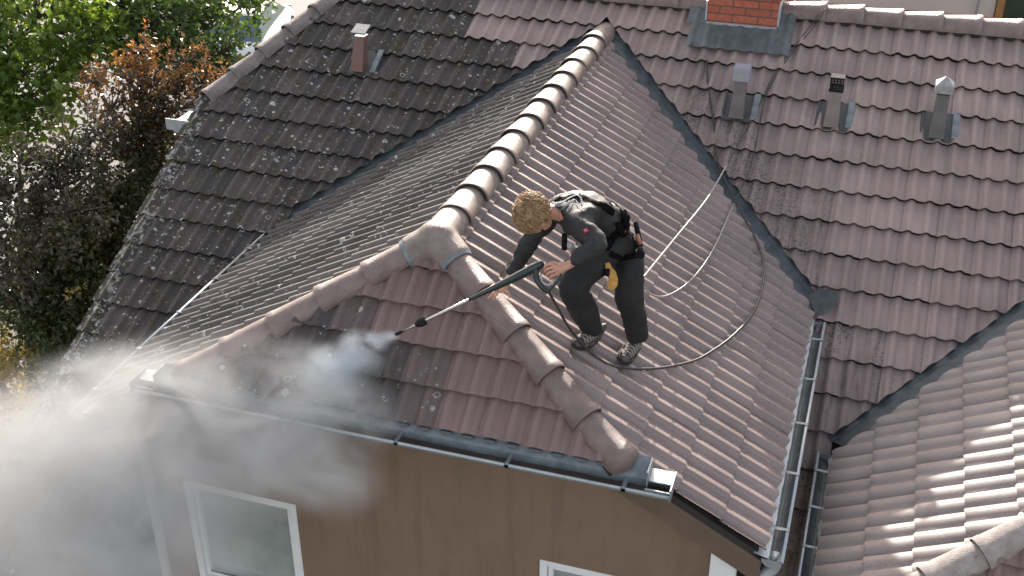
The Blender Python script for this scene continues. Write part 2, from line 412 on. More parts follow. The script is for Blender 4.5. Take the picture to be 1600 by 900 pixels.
# wing roofs
def wing(X0, Z0, yapex, parent, lab, mats, mirror_dirt, ridge_end, pr=None, voff=.105, kf=1.0, yv=YV):
    """tiles of one projecting wing; X0, Z0 ridge; yapex = y of the half-hip's top"""
    out = []
    cs = [-(S - k * EX) for k in range(0, 9)]
    hs = HIPX / -HIPY
    for side in (1, -1):
        # u along eave. right side: U = +y ... normal must point out, so U x V = N
        # v = up the slope, V = (-side*CA, 0, SA)
        Vd = Vector((-side * CA, 0, SA)); Ud = Vector((0, side, 0))
        # u*side = y - yapex ; v = -s  (s down the slope), x = s*CA
        r_ = TA / TB
        yj = ridge_end            # where this ridge meets the main slope
        reg = [(side * 1.0, 0, -yv),
               (-side * 1.0, CA * r_, (yj - yapex) - voff),          # y < yj - x*r - .105   (x = -v*CA)
               (side * 1.0, -CA / hs, 0.0),                          # y > yapex - x/hs
               (0, -1, -.03)]
        # the verge: y > YV only matters below the hip's end; the hip line is above it elsewhere
        hi = kf * HIPX / CA
        regA = [reg[1], reg[2], reg[3], (0, 1, hi - .02)]           # above the hip's foot
        regB = [reg[0], reg[1], (0, -1, -(hi - .02))]                # below it
        o = tiles('wing_roof', (X0, yapex, Z0), Ud, Vd, -6, 6, cs, [regA, regB], mats[0 if side == 1 else 1], mirror_dirt[0 if side == 1 else 1],
                  prof=pr or profile_wave(.035 if side > 0 else .042, side < 0), thick=.017 if pr is None else .024, jit=.3 if pr is None else .8, shift=(.05 if side == 1 else .17), label=lab[0 if side == 1 else 1])
        out.append(o)
    return out
def dr(u, v): return 0.0 if u < 2.9 or v > -2 else .08
def dl(u, v): return .62 + .2 * math.sin(u * 3 + v * 2)
wing(0, 0, 0, house, ['wet, freshly washed tiled slope with sunlit rolls', 'mossy tiled slope in grazing sun'], [M['tile_wet'], M['tile_left']], [dr, dl], L0)
wing(W2X, W2Z, W2APEX, house, ['far side of the second wing', 'tiled slope of the second wing with a patch of sun'], [M['tile_far'], M['tile_far']], [lambda u, v: 0, lambda u, v: .04], L0 + W2Z / TB, profile_wide(), .30, KF, YV * 1.45)
# front half-hips
hc = math.atan2(-HIPZ, -HIPY); HV = Vector((0, math.cos(hc), math.sin(hc)))
hl = math.hypot(HIPY, HIPZ)
def dh(u, v):
    row = round((v + hl) / .2624)
    edge = {0: .12, 1: .0, 2: -.45, 3: -1.0}.get(row, -1.3)
    return .92 if u < edge else (.5 if u < edge + .3 and row < 3 else 0.0)
HEX = .2624
for (X0, Z0, YA) in ((0, 0, 0), (W2X, W2Z, W2APEX)):
    tiles('hip_roof', (X0, YA, Z0), (1, 0, 0), HV, -2.4, 2.4, [-hl + k * HEX for k in range(0 if X0 == 0 else -2, 5)],
          [[(-1, -HIPX / hl, 0), (1, -HIPX / hl, 0), (0, 1, (hl + .02) * (1 if X0 == 0 else KF))]], M['tile_hip'], dh if X0 == 0 else (lambda u, v: 0), expo=HEX, shift=.02,
          label='reddish triangular tiled front slope, half washed' if X0 == 0 else None)
    a = Vector((X0, YA, Z0)); 
    def P(x, y, z): return (X0 + x, YA + y, Z0 + z)
    kf, YV_ = (1, YV) if X0 == 0 else (KF, YV * 1.45)
    yj = L0 + Z0 / TB - YA
    deck('wing_deck', [[P(0, 0, 0), P(kf * HIPX, kf * HIPY, kf * HIPZ), P(-kf * HIPX, kf * HIPY, kf * HIPZ)],
                       [P(0, 0, 0), P(0, yj, 0), P(XE - .02, yj - XE, ZE + .01), P(XE - .02, YV_ + .02, ZE + .01), P(kf * HIPX, YV_ + .02, -kf * HIPX * TA)],
                       [P(0, 0, 0), P(0, yj, 0), P(-XE + .02, yj - XE, ZE + .01), P(-XE + .02, YV_ + .02, ZE + .01), P(-kf * HIPX, YV_ + .02, -kf * HIPX * TA)]], th=.05)

# ------------------------------------------------------------------ ridge tiles (each one a part)
def cap_mesh(A, B, w0, w1, up, h0=None, h1=None, t=.014, dome=0):
    """half-round ridge tile from A (thick lower end) to B (narrow upper end)"""
    bm = bmesh.new(); A, B = Vector(A), Vector(B); x, y, d = frame_of(B - A, up); n = 14
    Ln = (B - A).length
    def ring(s, wx, hy, dn=0):
        return [bm.verts.new(A + d * s + x * (wx * math.cos(PI * k / n)) + y * (hy * math.sin(PI * k / n) - dn)) for k in range(n + 1)]
    h0 = h0 or w0 * .92; h1 = h1 or w1 * .92
    st = [(0, 1.0), (.008, 1.03), (.05, 1.03), (.058, 1.0), (Ln * .5, None), (Ln, None)]
    outer = []
    for s, k in st:
        f = s / Ln; wx = w0 + (w1 - w0) * f; hy = h0 + (h1 - h0) * f
        if k: wx *= k; hy *= k
        outer.append(ring(s, wx, hy))
    inner = [ring(s, (w0 + (w1 - w0) * s / Ln) - t, (h0 + (h1 - h0) * s / Ln) - t) for s in (0, Ln)]
    for a, b_ in zip(outer, outer[1:]):
        for j in range(n): bm.faces.new((a[j], b_[j], b_[j + 1], a[j + 1]))
    if dome:
        prev = ring(0, w0, h0)
        for q in range(1, 7):
            a_ = q / 6 * PI / 2 * .97; cur = ring(-dome * math.sin(a_), w0 * math.cos(a_), h0 * math.cos(a_))
            for j in range(n): bm.faces.new((cur[j], prev[j], prev[j + 1], cur[j + 1]))
            prev = cur
    for j in range(n):
        f = bm.faces.new((inner[0][j + 1], inner[1][j + 1], inner[1][j], inner[0][j])); f.material_index = 1
        f = bm.faces.new((outer[0][j + 1], inner[0][j + 1], inner[0][j], outer[0][j])); f.material_index = 1
        bm.faces.new((outer[-1][j], inner[1][j], inner[1][j + 1], outer[-1][j + 1]))
    return bm
def cap(A, B, w0=.135, w1=.115, up=Vector((0, 0, 1)), m='cap', label=None, parent=house, zoff=-.028, dome=0):
    A = Vector(A); B = Vector(B); j = Vector((random.uniform(-.004, .004), random.uniform(-.003, .003), random.uniform(-.003, .003)))
    x, y, d = frame_of(B - A, up)
    j += x * random.uniform(-.010, .010)
    o = finish('ridge_tile', cap_mesh(A + y * zoff + j, B + y * (zoff - .012) - j, w0, w1, up, dome=dome), [M[m], M['capdark']], parent, smooth=True)
    me = o.data
    for e in me.edges: pass
    md = o.modifiers.new('es', 'EDGE_SPLIT'); md.split_angle = R(45)
    return o
CY0, CP = 4.282, .3619
for i in range(12):
    y = CY0 - i * CP
    cap((0, y, .012), (0, y + .43 if i else 4.80, .012), m='cap_pale')
hd = Vector((HIPX, HIPY, HIPZ)); hL = hd.length; hd.normalize()
def hipcaps(X0, YA, Z0, side, starts, m, last=None):
    d = Vector((side * hd.x, hd.y, hd.z)); up = Vector((side * .35, -.55, 1)).normalized(); o = Vector((X0, YA, Z0)) 
    for i, s in enumerate(starts):
        cap(o + d * s + up * .015, o + d * (s - .44) + up * .015, up=up, m=m, zoff=-.02, w0=.113, w1=.097, dome=.07 if i == len(starts) - 1 else 0)
hipcaps(0, 0, 0, 1, [.55, .92, 1.29, 1.66, 2.0], 'cap')
hipcaps(0, 0, 0, -1, [.55, .92, 1.29, 1.66, 2.0], 'cap')
for q_ in (-1, 1): hipcaps(W2X, W2APEX, W2Z, q_, [.46, .84, 1.22, 1.60, 1.98, 2.36, 2.74], 'cap_far')
for i in range(8): cap((W2X, W2APEX + .1 + i * .38, W2Z + .01), (W2X, W2APEX + .54 + i * .38, W2Z + .01), m='cap_far')
# main ridge, wide ends to the right
xs = -2.55
while xs < 9.3:
    if not (.95 < xs < 1.62): cap((xs + .36, RY, RZ + .03), (xs - .06, RY, RZ + .03), w0=.15, w1=.128, m='cap' if xs > -1 else 'cap_moss')
    xs += .36
# left half-hip caps (lichened)
A0 = Vector((-2.83, RY, RZ)); A1 = Vector((-4.02, 3.22, zmain(3.22)))
dd = (A1 - A0).normalized(); LL = (A1 - A0).length; upl = Vector((-.5, -.35, 1)).normalized()
s = .34
while s < LL + .08:
    cap(A0 + dd * s + upl * .02, A0 + dd * (s - .42) + upl * .02, up=upl, m='cap_moss', zoff=-.03); s += .375
A2 = Vector((-4.02, 2 * RY - 3.22, zmain(3.22))); dd2 = (A2 - A0).normalized(); s = .34
while s < LL + .08:
    cap(A0 + dd2 * s, A0 + dd2 * (s - .42), up=upl, m='cap_moss', zoff=-.03); s += .375
# three-way apex tile
def hub(X0, YA, Z0, m):
    bm = bmesh.new()
    bm2 = cap_mesh((0, .34, -.02), (0, -.02, -.01), .128, .14, Vector((0, 0, 1)))
    parts = [bm2]
    for side in (1, -1):
        d = Vector((side * hd.x, hd.y, hd.z)); up = Vector((side * .35, -.55, 1)).normalized()
        parts.append(cap_mesh(d * .24 - up * .03, d * -.02 - up * .015, .138, .14, up))
    V = []
    vol = bmesh.new()
    # solid lobes -> one skin by remesh
    def lobe(a, b_, r0, r1, up):
        x, y, d = frame_of(Vector(b_) - Vector(a), up); n = 18; rings = []
        for k in range(9):
            f = k / 8; p = Vector(a).lerp(Vector(b_), f); r = r0 + (r1 - r0) * f
            rings.append([vol.verts.new(p + x * r * math.cos(2 * PI * j / n) + y * r * .92 * math.sin(2 * PI * j / n)) for j in range(n)])
        for a_, b2 in zip(rings, rings[1:]):
            for j in range(n): vol.faces.new((a_[j], a_[(j + 1) % n], b2[(j + 1) % n], b2[j]))
        vol.faces.new(rings[0][::-1]); vol.faces.new(rings[-1])
    for p_ in parts: p_.free()
    lobe((0, .33, -.02), (0, -.06, -.035), .125, .145, Vector((0, 0, 1)))
    for side in (1, -1):
        d = Vector((side * hd.x, hd.y, hd.z)); up = Vector((side * .35, -.55, 1)).normalized()
        lobe(d * .23 - up * .02, d * -.06 - up * .02, .132, .145, up)
    bmesh.ops.create_icosphere(vol, subdivisions=3, radius=.150, matrix=Matrix.Translation((0, -.01, -.025)))
    bmesh.ops.transform(vol, matrix=Matrix.Translation((X0, YA, Z0)), verts=vol.verts)
    o = finish('apex_tile', vol, M[m], house, smooth=True)
    r = o.modifiers.new('r', 'REMESH'); r.mode = 'VOXEL'; r.voxel_size = .011; r.use_smooth_shade = True
    sm = o.modifiers.new('s', 'SMOOTH'); sm.iterations = 9; sm.factor = .7
    return o
hub(0, 0, 0, 'cap_pale')
hub(W2X, W2APEX, W2Z, 'cap_far')
for side in (1, -1):       # lead clamps where the hip caps leave the apex tile
    bm = bmesh.new(); d = Vector((side * hd.x, hd.y, hd.z)); up = Vector((side * .35, -.55, 1)).normalized(); x, y, dd_ = frame_of(d, up); s0 = .205
    a = [bm.verts.new(d * s0 - up * .022 + x * .134 * math.cos(PI * k / 14) + y * .122 * math.sin(PI * k / 14)) for k in range(15)]
    b2 = [bm.verts.new(d * (s0 + .045) - up * .024 + x * .120 * math.cos(PI * k / 14) + y * .112 * math.sin(PI * k / 14)) for k in range(15)]
    for k in range(14): bm.faces.new((a[k], b2[k], b2[k + 1], a[k + 1]))
    finish('apex_strip', bm, M['lead'], house, smooth=True)
# ridge roll under the wing caps (dark mortar line)
bm = bmesh.new()
box(bm, (0, 2.25, -.02), (.17, 4.2, .07)); box(bm, (3.3, RY, RZ - .01), (12.2, .2, .08))
for side in (1, -1):
    d = Vector((side * hd.x, hd.y, hd.z)); up = Vector((side * .35, -.55, 1)).normalized()
    sweep(bm, [d * .05 - up * .01, d * 2.02 - up * .01], [(-.095, -.06), (.095, -.06), (.07, .03), (-.07, .03)], up=up)
finish('ridge_bedding', bm, M['under'], house)

# ------------------------------------------------------------------ valley flashings
def valley(P0, P1, n1, n2, w1=.17, w2=.12, parent=house, m='lead'):
    """V-shaped sheet: runs P0 -> P1; n1/n2 roof normals either side; thin folded strip with ribs"""
    P0, P1 = Vector(P0), Vector(P1); d = (P1 - P0).normalized(); bm = bmesh.new()
    a = d.cross(Vector(n1)).normalized(); b_ = -d.cross(Vector(n2)).normalized()
    if a.z < 0: a = -a
    if b_.z < 0: b_ = -b_
    N = int((P1 - P0).length / .06) + 1; up = (Vector(n1) + Vector(n2)).normalized(); rows = []
    for i in range(N + 1):
        p = P0.lerp(P1, i / N) - up * .004; w = random.uniform(-.006, .006)
        rows.append([bm.verts.new(p + a * (w1 + w) + Vector(n1) * .004), bm.verts.new(p + a * (w1 - .03) + Vector(n1) * random.uniform(.0, .004)), bm.verts.new(p + a * .05 + Vector(n1) * random.uniform(0, .003)),
                     bm.verts.new(p + b_ * .05 + Vector(n2) * random.uniform(0, .003)), bm.verts.new(p + b_ * w2)])
    for r0, r1 in zip(rows, rows[1:]):
        for j in range(4): bm.faces.new((r0[j], r0[j + 1], r1[j + 1], r1[j]))
    bmesh.ops.solidify(bm, geom=bm.faces[:], thickness=.004)
    return finish('valley_flashing', bm, M[m], parent, smooth=False)
nM = (0, -SB, CB)
for X0, Z0, YA, sides in ((0, 0, 0, (1, -1)), (W2X, W2Z, W2APEX, (-1, 1))):
    yj = L0 + Z0 / TB
    for sd in sides:
        xe = XE + (0.02 if X0 == 0 else .05)
        p1 = (X0 + sd * xe, yj - xe * TA / TB, Z0 - xe * TA)
        valley((X0, yj + .03, Z0 + .01), p1, (sd * SA, 0, CA), nM, w1=.125 if X0 == 0 else .26, w2=.16)
# ragged foot piece of the right valley lying on the main roof
bm = bmesh.new()
fp = [(2.4224, 2.2199, -1.2708), (2.5212, 2.2916, -1.2309), (2.6719, 2.2989, -1.2269), (2.6604, 2.1698, -1.2987), (2.5811, 2.0802, -1.3486), (2.515, 2.0845, -1.3634)]
f = bm.faces.new([bm.verts.new(p) for p in fp]); bmesh.ops.solidify(bm, geom=[f], thickness=.006)
finish('flashing_foot', bm, M['leadpale'], house)

# ------------------------------------------------------------------ gutters
def gutter(P0, P1, out, name='gutter', r=.062, nbr=5, inner=None, apron=.05, parent=house, mi='zinc', ends=(1, 1), silt=False, bphase=.5, aprm='leadpale'):
    """half-round gutter between P0 and P1 (line of the outer bead); out = unit vector away from the wall"""
    P0, P1, out = Vector(P0), Vector(P1), Vector(out).normalized(); d = (P1 - P0).normalized(); up = Vector((0, 0, 1)); Ln = (P1 - P0).length
    bm = bmesh.new(); n = 9
    def sec(p, rr):
        c = p - out * r
        return [bm.verts.new(c + out * rr * math.cos(PI * k / n) - up * rr * math.sin(PI * k / n)) for k in range(n + 1)]
    a, b_ = sec(P0, r), sec(P1, r); ai, bi = sec(P0, r - .004), sec(P1, r - .004)
    for j in range(n):
        f = bm.faces.new((a[j], a[j + 1], b_[j + 1], b_[j])); f.material_index = 0
        f = bm.faces.new((ai[j], bi[j], bi[j + 1], ai[j + 1])); f.material_index = 1
    if ends[0]: bm.faces.new(a)
    if ends[1]: bm.faces.new(b_[::-1])
    g = finish(name, bm, [M[mi], M['zinc_dark']], parent)
    bm = bmesh.new(); x0 = out * .004
    sweep(bm, [P0 + x0, P1 + x0], circ(.011, 10)); finish('gutter_bead', bm, M['zinc_light'], g, smooth=True)
    for k in range(nbr):
        p = P0.lerp(P1, (k + bphase) / nbr); bm = bmesh.new()
        w_ = d * .013; prev = None; pts = []
        pts = [p + out * .018 - up * .012, p + out * .018 + up * .012, p + out * .002 + up * .016, p - out * r + up * .014, p - out * (2 * r + .02) + up * .03]
        prev = None
        for q in pts:
            cur = (bm.verts.new(q - w_), bm.verts.new(q + w_))
            if prev: bm.faces.new((prev[0], prev[1], cur[1], cur[0]))
            prev = cur
        bmesh.ops.solidify(bm, geom=bm.faces[:], thickness=.004)
        finish('gutter_bracket', bm, M['zinc_light'], g)
    if silt:
        bm = bmesh.new(); c0, c1 = P0 - out * r, P1 - out * r; N = int(Ln / .05); prev = None
        for i in range(N + 1):
            c = c0.lerp(c1, i / N); h = -.028 + .006 * noise.noise(c * 9)
            cur = [bm.verts.new(c + out * q + up * (h + .006 * noise.noise(c * 20 + out * q * 60))) for q in (-.052, -.02, .02, .052)]
            if prev:
                for j in range(3): bm.faces.new((prev[j], prev[j + 1], cur[j + 1], cur[j]))
            prev = cur
        finish('gutter_silt', bm, M['silt'], g)
    return g
GX, GZ = 2.5905, -1.4024
yg = L0 - XE - .16
for sd in (1, -1):
    g = gutter((sd * GX, YV - .015, GZ), (sd * GX, yg - .02, GZ), (sd, 0, 0), nbr=5)
    # eave strip between tiles and gutter
    bm = bmesh.new(); N = 60; prev = None
    for i in range(N + 1):
        y = YV + (yg + .05 - YV) * i / N
        cur = [bm.verts.new((sd * (XE - .06), y, ZE - .012)), bm.verts.new((sd * (XE + .035 + random.uniform(-.004, .004)), y, ZE - .035)), bm.verts.new((sd * (XE + .04), y, ZE - .07))]
        if prev:
            for j in range(2): bm.faces.new((prev[j], prev[j + 1], cur[j + 1], cur[j]))
        prev = cur
    finish('eave_strip', bm, M['zinc_light'], g)
# front gutter
FGX, FGY, FGZ = 1.887, -1.0419, -.9538
g = gutter((-FGX, FGY - .02, FGZ), (FGX, FGY - .02, FGZ), (0, -1, 0), nbr=5, silt=True, bphase=.62)
bm = bmesh.new()
for (y0, z0), (y1, z1) in (((HIPY + .08, HIPZ + .05), (HIPY - .015, HIPZ - .055)), ((HIPY - .015, HIPZ - .055), (HIPY - .018, HIPZ - .12))):
    bm.faces.new([bm.verts.new(p) for p in ((-FGX + .16, y0, z0), (FGX - .16, y0, z0), (FGX - .16, y1, z1), (-FGX + .16, y1, z1))])
finish('eave_strip', bm, M['lead'], g)
for k in range(-9, 10):   # pale eave combs showing under the rolls
    x = k * .15 + .095
    if abs(x) < 1.5:
        bm = bmesh.new(); bmesh.ops.create_icosphere(bm, subdivisions=2, radius=1, matrix=Matrix.Translation((x, HIPY - .006, HIPZ - .006)) @ Matrix.Diagonal((.045, .02, .017, 1)))
        finish('eave_comb', bm, M['leadpale'], house, smooth=True)
for sd in (1, -1):      # box ends of the front gutter
    bm = bmesh.new()
    box(bm, (sd * (FGX - .075), FGY + .115, FGZ + .035), (.15, .13, .012)); box(bm, (sd * (FGX + .002), FGY + .06, FGZ + .02), (.008, .20, .09))
    box(bm, (sd * (FGX - .155), FGY + .10, FGZ + .06), (.008, .15, .12)); box(bm, (sd * (FGX - .08), FGY - .005, FGZ + .005), (.16, .01, .03))
    finish('gutter_end', bm, M['zinc'], g, bevel=.002)
# second wing's gutter (its left eave)
gx2 = 2.712; z2 = -1.93
g = gutter((gx2, -1.2, z2), (gx2, .98, z2), (-1, 0, 0), nbr=5, r=.07, bphase=.45)
bm = bmesh.new(); prev = None
for i in range(50):
    y = -1.2 + 2.2 * i / 49
    cur = [bm.verts.new((W2X - XE + .05, y, W2Z + ZE + .0)), bm.verts.new((W2X - XE - .03 + random.uniform(-.008, .008), y, W2Z + ZE - .035))]
    if prev: bm.faces.new((prev[0], prev[1], cur[1], cur[0]))
    prev = cur
finish('eave_strip', bm, M['zinc_light'], g)
# left gable half-hip gutter
g = gutter((-4.17, 3.12, -.93), (-4.17, 7.1, -.93), (-1, 0, 0), nbr=6)
bm = bmesh.new(); box(bm, (-4.10, 3.12, -.90), (.27, .012, .12)); box(bm, (-4.04, 3.25, -.855), (.16, .3, .008)); finish('gutter_end', bm, M['zinc'], g)

# ------------------------------------------------------------------ walls
WY = -.75
def wall_with_holes(name, x0, x1, z0, z1, y, holes, parent, m, depth=.3):
    xs_ = sorted({x0, x1, *[h[0] for h in holes], *[h[1] for h in holes]}); zs_ = sorted({z0, z1, *[h[2] for h in holes], *[h[3] for h in holes]})
    bm = bmesh.new()
    for a, b_ in zip(xs_, xs_[1:]):
        for c, d in zip(zs_, zs_[1:]):
            mx, mz = (a + b_) / 2, (c + d) / 2
            if any(h[0] < mx < h[1] and h[2] < mz < h[3] for h in holes): continue
            bm.faces.new([bm.verts.new(p) for p in ((a, y, c), (b_, y, c), (b_, y, d), (a, y, d))])
    bmesh.ops.remove_doubles(bm, verts=bm.verts, dist=1e-5)
    for h in holes:     # reveals
        q = [(h[0], h[2]), (h[1], h[2]), (h[1], h[3]), (h[0], h[3])]
        for i in range(4):
            (xa, za), (xb, zb) = q[i], q[(i + 1) % 4]
            bm.faces.new([bm.verts.new(p) for p in ((xa, y, za), (xa, y + depth, za), (xb, y + depth, zb), (xb, y, zb))])
    return finish(name, bm, m, parent)
zt = -.96
WIN = [(-1.86, -.90, -3.02, -1.99), (.97, 1.93, -3.02, -1.99)]
wall_with_holes('front_wall', -2.2, 2.2, GROUND, -1.25, WY, WIN, house, M['stucco'])
# the wall's upper part following the roof slope
bm = bmesh.new()
bm.faces.new([bm.verts.new(p) for p in ((-2.2, WY, -1.25), (2.2, WY, -1.25), (1.62, WY, -1.0), (-1.62, WY, -1.0))])
for sd in (1, -1): bm.faces.new([bm.verts.new(p) for p in ((sd * 2.2, WY, GROUND), (sd * 2.2, WY, -1.25), (sd * 2.2, 4.5, -1.25), (sd * 2.2, 4.5, GROUND))])
finish('wall', bm, M['stucco'], house)
# soffit of the front eave and verge boards
bm = bmesh.new()
box(bm, (0, -.86, -1.02), (3.5, .25, .05))
for sd in (1, -1):
    a = Vector((sd * 1.50, -.875, -1.50 * TA - .095)); b_ = Vector((sd * (XE - .01), -.875, ZE - .08)); dn = Vector((0, 0, -.19))
    for y0, y1 in ((-.895, -.865),):
        v = [bm.verts.new((p.x, yy, p.z)) for yy in (y0, y1) for p in (a, b_, b_ + dn, a + dn)]
        bm.faces.new(v[:4]); bm.faces.new(v[4:][::-1])
        for i in range(4): bm.faces.new((v[i], v[i + 4], v[(i + 1) % 4 + 4], v[(i + 1) % 4]))
    v = [bm.verts.new((p.x, yy, p.z - .15)) for yy in (-.865, WY + .01) for p in (a, b_)]
    bm.faces.new((v[0], v[1], v[3], v[2]))
bmesh.ops.recalc_face_normals(bm, faces=bm.faces)
finish('verge_board', bm, M['board'], house)
bm = bmesh.new(); box(bm, (2.235, WY - .05, -2.5), (.17, .1, 2.1)); finish('corner_board', bm, M['white'], house, bevel=.005)
bm = bmesh.new(); sweep(bm, [(-2.11, WY - .06, -1.35), (-2.11, WY - .06, -3.0)], circ(.04, 14)); finish('downpipe', bm, M['white'], house, smooth=True)
bm = bmesh.new(); sweep(bm, smooth_path([(GX - .05, YV + .08, GZ - .05), (GX - .05, YV + .1, GZ - .16), (2.42, -.84, -1.72), (2.36, -.86, -2.0), (2.36, -.86, -4.4)], 5), circ(.045, 12))
finish('downpipe', bm, M['zinc_light'], house, smooth=True)
# other house walls
bm = bmesh.new(); zb = zmain(yb)
for q in (((-3.8, -1.6, GROUND), (9.4, -1.6, GROUND), (9.4, -1.6, zmain(-1.6) - .1), (-3.8, -1.6, zmain(-1.6) - .1)),):
    bm.faces.new([bm.verts.new(p) for p in q])
gp = [(-3.8, -1.6, GROUND), (-3.8, -1.6, zmain(-1.6) - .12), (-3.8, 3.3, zmain(3.3) - .12), (-3.8, 2 * RY - 3.3, zmain(3.3) - .12), (-3.8, 2 * RY + 1.6, zmain(-1.6) - .12), (-3.8, 2 * RY + 1.6, GROUND)]
bm.faces.new([bm.verts.new(p) for p in gp])
bm.faces.new([bm.verts.new(p) for p in ((-3.8, 2 * RY + 1.6, GROUND), (9.4, 2 * RY + 1.6, GROUND), (9.4, 2 * RY + 1.6, zmain(-1.6)), (-3.8, 2 * RY + 1.6, zmain(-1.6)))])
finish('wall', bm, M['stucco'], house)
def window(x0, x1, z0, z1, y):
    bm = bmesh.new(); f = .055
    for c, s_ in (((x0 + f / 2, 0), (f, z1 - z0)), ((x1 - f / 2, 0), (f, z1 - z0))): box(bm, (c[0], y, (z0 + z1) / 2), (f, .06, z1 - z0))
    for zz in (z0 + f / 2, z1 - f / 2): box(bm, ((x0 + x1) / 2, y + .001, zz), (x1 - x0 - 2 * f + .001, .058, f))
    g_ = f + .004
    # sash, set back a little
    for c in (x0 + g_ + .018, x1 - g_ - .018): box(bm, (c, y + .016, (z0 + z1) / 2), (.036, .05, z1 - z0 - 2 * g_))
    for zz in (z0 + g_ + .018, z1 - g_ - .018): box(bm, ((x0 + x1) / 2, y + .017, zz), (x1 - x0 - 2 * g_ - .074, .048, .036))
    w_ = finish('window', bm, M['white'], house, bevel=.003)
    g2 = g_ + .038
    bm = bmesh.new(); box(bm, ((x0 + x1) / 2, y + .03, (z0 + z1) / 2), (x1 - x0 - 2 * g2 + .01, .008, z1 - z0 - 2 * g2 + .01)); finish('pane', bm, M['glass'], w_)
    bm = bmesh.new(); box(bm, ((x0 + x1) / 2, WY - .05, z0 - .02), (x1 - x0 + .06, .14, .025)); finish('sill', bm, M['white'], w_, bevel=.004)
    bm = bmesh.new(); box(bm, ((x0 + x1) / 2, y - .005, z0 + f + .045), (x1 - x0 - 2 * f - .09, .006, .02)); finish('gasket', bm, M['rubber'], w_)
    return w_
for h in WIN: window(h[0] + .003, h[1] - .003, h[2] + .003, h[3] - .003, WY + .04)

# ------------------------------------------------------------------ chimney
def uvbox(bm, x0, x1, y0, y1, z0, z1):
    uvl = bm.loops.layers.uv.get('UVMap') or bm.loops.layers.uv.new('UVMap')
    def face(ps, uvs):
        f = bm.faces.new([bm.verts.new(p) for p in ps])
        for l, u in zip(f.loops, uvs): l[uvl].uv = u
    W_, D_, H_ = x1 - x0, y1 - y0, z1 - z0
    face([(x0, y0, z0), (x1, y0, z0), (x1, y0, z1), (x0, y0, z1)], [(0, 0), (W_, 0), (W_, H_), (0, H_)])
    face([(x1, y0, z0), (x1, y1, z0), (x1, y1, z1), (x1, y0, z1)], [(W_, 0), (W_ + D_, 0), (W_ + D_, H_), (W_, H_)])
    face([(x1, y1, z0), (x0, y1, z0), (x0, y1, z1), (x1, y1, z1)], [(0, 0), (W_, 0), (W_, H_), (0, H_)])
    face([(x0, y1, z0), (x0, y0, z0), (x0, y0, z1), (x0, y1, z1)], [(0, 0), (D_, 0), (D_, H_), (0, H_)])
    face([(x0, y0, z1), (x1, y0, z1), (x1, y1, z1), (x0, y1, z1)], [(0, 0), (W_, 0), (W_, D_), (0, D_)])
bm = bmesh.new(); CX0, CX1, CYa, CYb = 1.0, 1.69, 4.84, 5.36
uvbox(bm, CX0, CX1, CYa, CYb, .1, 1.45)
ch = finish('chimney', bm, M['brick'], house)
bm = bmesh.new(); box(bm, ((CX0 + CX1) / 2, (CYa + CYb) / 2, 1.5), (.8, .63, .08)); finish('chimney_cap', bm, M['leadpale'], ch, bevel=.01)
bm = bmesh.new()
for p0, p1 in (((CX0 - .012, CYa - .01, .12), (CX1 + .012, CYa - .01, .12)),):
    box(bm, ((CX0 + CX1) / 2, CYa - .008, .135), (CX1 - CX0 + .03, .016, .06))
box(bm, (CX1 + .008, (CYa + CYb) / 2, .25), (.016, CYb - CYa, .24)); box(bm, (CX0 - .008, (CYa + CYb) / 2, .25), (.016, CYb - CYa, .24))
finish('chimney_strip', bm, M['zinc_light'], ch)
bm = bmesh.new()        # lead apron dressed over the tiles, following rolls
uv_ = Vector((0, CB, SB)); nn = Vector(nM)
def apron(xa, xb, ya, yb2, lift=.05):
    nx, ny = max(2, int((xb - xa) / .0125)), 6; g_ = []
    for i in range(nx + 1):
        x = xa + (xb - xa) * i / nx; ph = ((x - sh_m) % .15) / .15; hh = .014 * max(0, math.cos((ph - .37) * 2 * PI)) ; col = []
        for j in range(ny + 1):
            y = ya + (yb2 - ya) * j / ny; col.append(bm.verts.new(Vector((x, y, zmain(y))) + nn * (lift + hh + .003 * noise.noise(Vector((x * 9, y * 9, 0))))))
        g_.append(col)
    for i in range(nx):
        for j in range(ny): bm.faces.new((g_[i][j], g_[i + 1][j], g_[i + 1][j + 1], g_[i][j + 1]))
apron(CX0 - .14, CX1 + .17, CYa - .27, CYa + .0, .082); apron(CX0 - .19, CX0 + .0, CYa - .0, RY - .05, .084); apron(CX1 - .0, CX1 + .17, CYa - .0, RY - .05, .084)
finish('chimney_apron', bm, mat('lead_dark', (.06, .075, .08), .55, metal=.15, col2=(.12, .14, .145), vscale=9, bump=.3), ch, smooth=True)
bm = bmesh.new()
zz = .42; pr_ = [(CX0 - .012, CYa - .012), (CX1 + .012, CYa - .012), (CX1 + .012, CYb + .012), (CX0 - .012, CYb + .012), (CX0 - .012, CYa - .012)]
sweep(bm, [Vector((a, b_, zz + .03 * (i % 2))) for i, (a, b_) in enumerate(pr_)], circ(.008, 6)); finish('chimney_cable', bm, M['rubber'], ch)
# white slatted panel of unknown use, put on legs just beyond the ridge
bm = bmesh.new(); gx0, gx1, gy0, gy1, gz_ = 1.78, 2.1, 5.38, 5.72, .40
for a in np.linspace(gx0, gx1, 12): 
    sweep(bm, [(a, gy0, gz_), (a + .06, gy1, gz_)], [(-.004, -.012), (.004, -.012), (.004, .012), (-.004, .012)])
for y in (gy0, gy1): sweep(bm, [(gx0 - .02, y, gz_), (gx1 + .09, y, gz_)], [(-.008, -.016), (.008, -.016), (.008, .016), (-.008, .016)])
for x in (gx0, gx1): sweep(bm, [(x, 5.5, gz_ - .01), (x, 5.55, zmain(2 * RY - 5.55))], circ(.012, 6))
finish('slatted_panel', bm, M['white'], house)

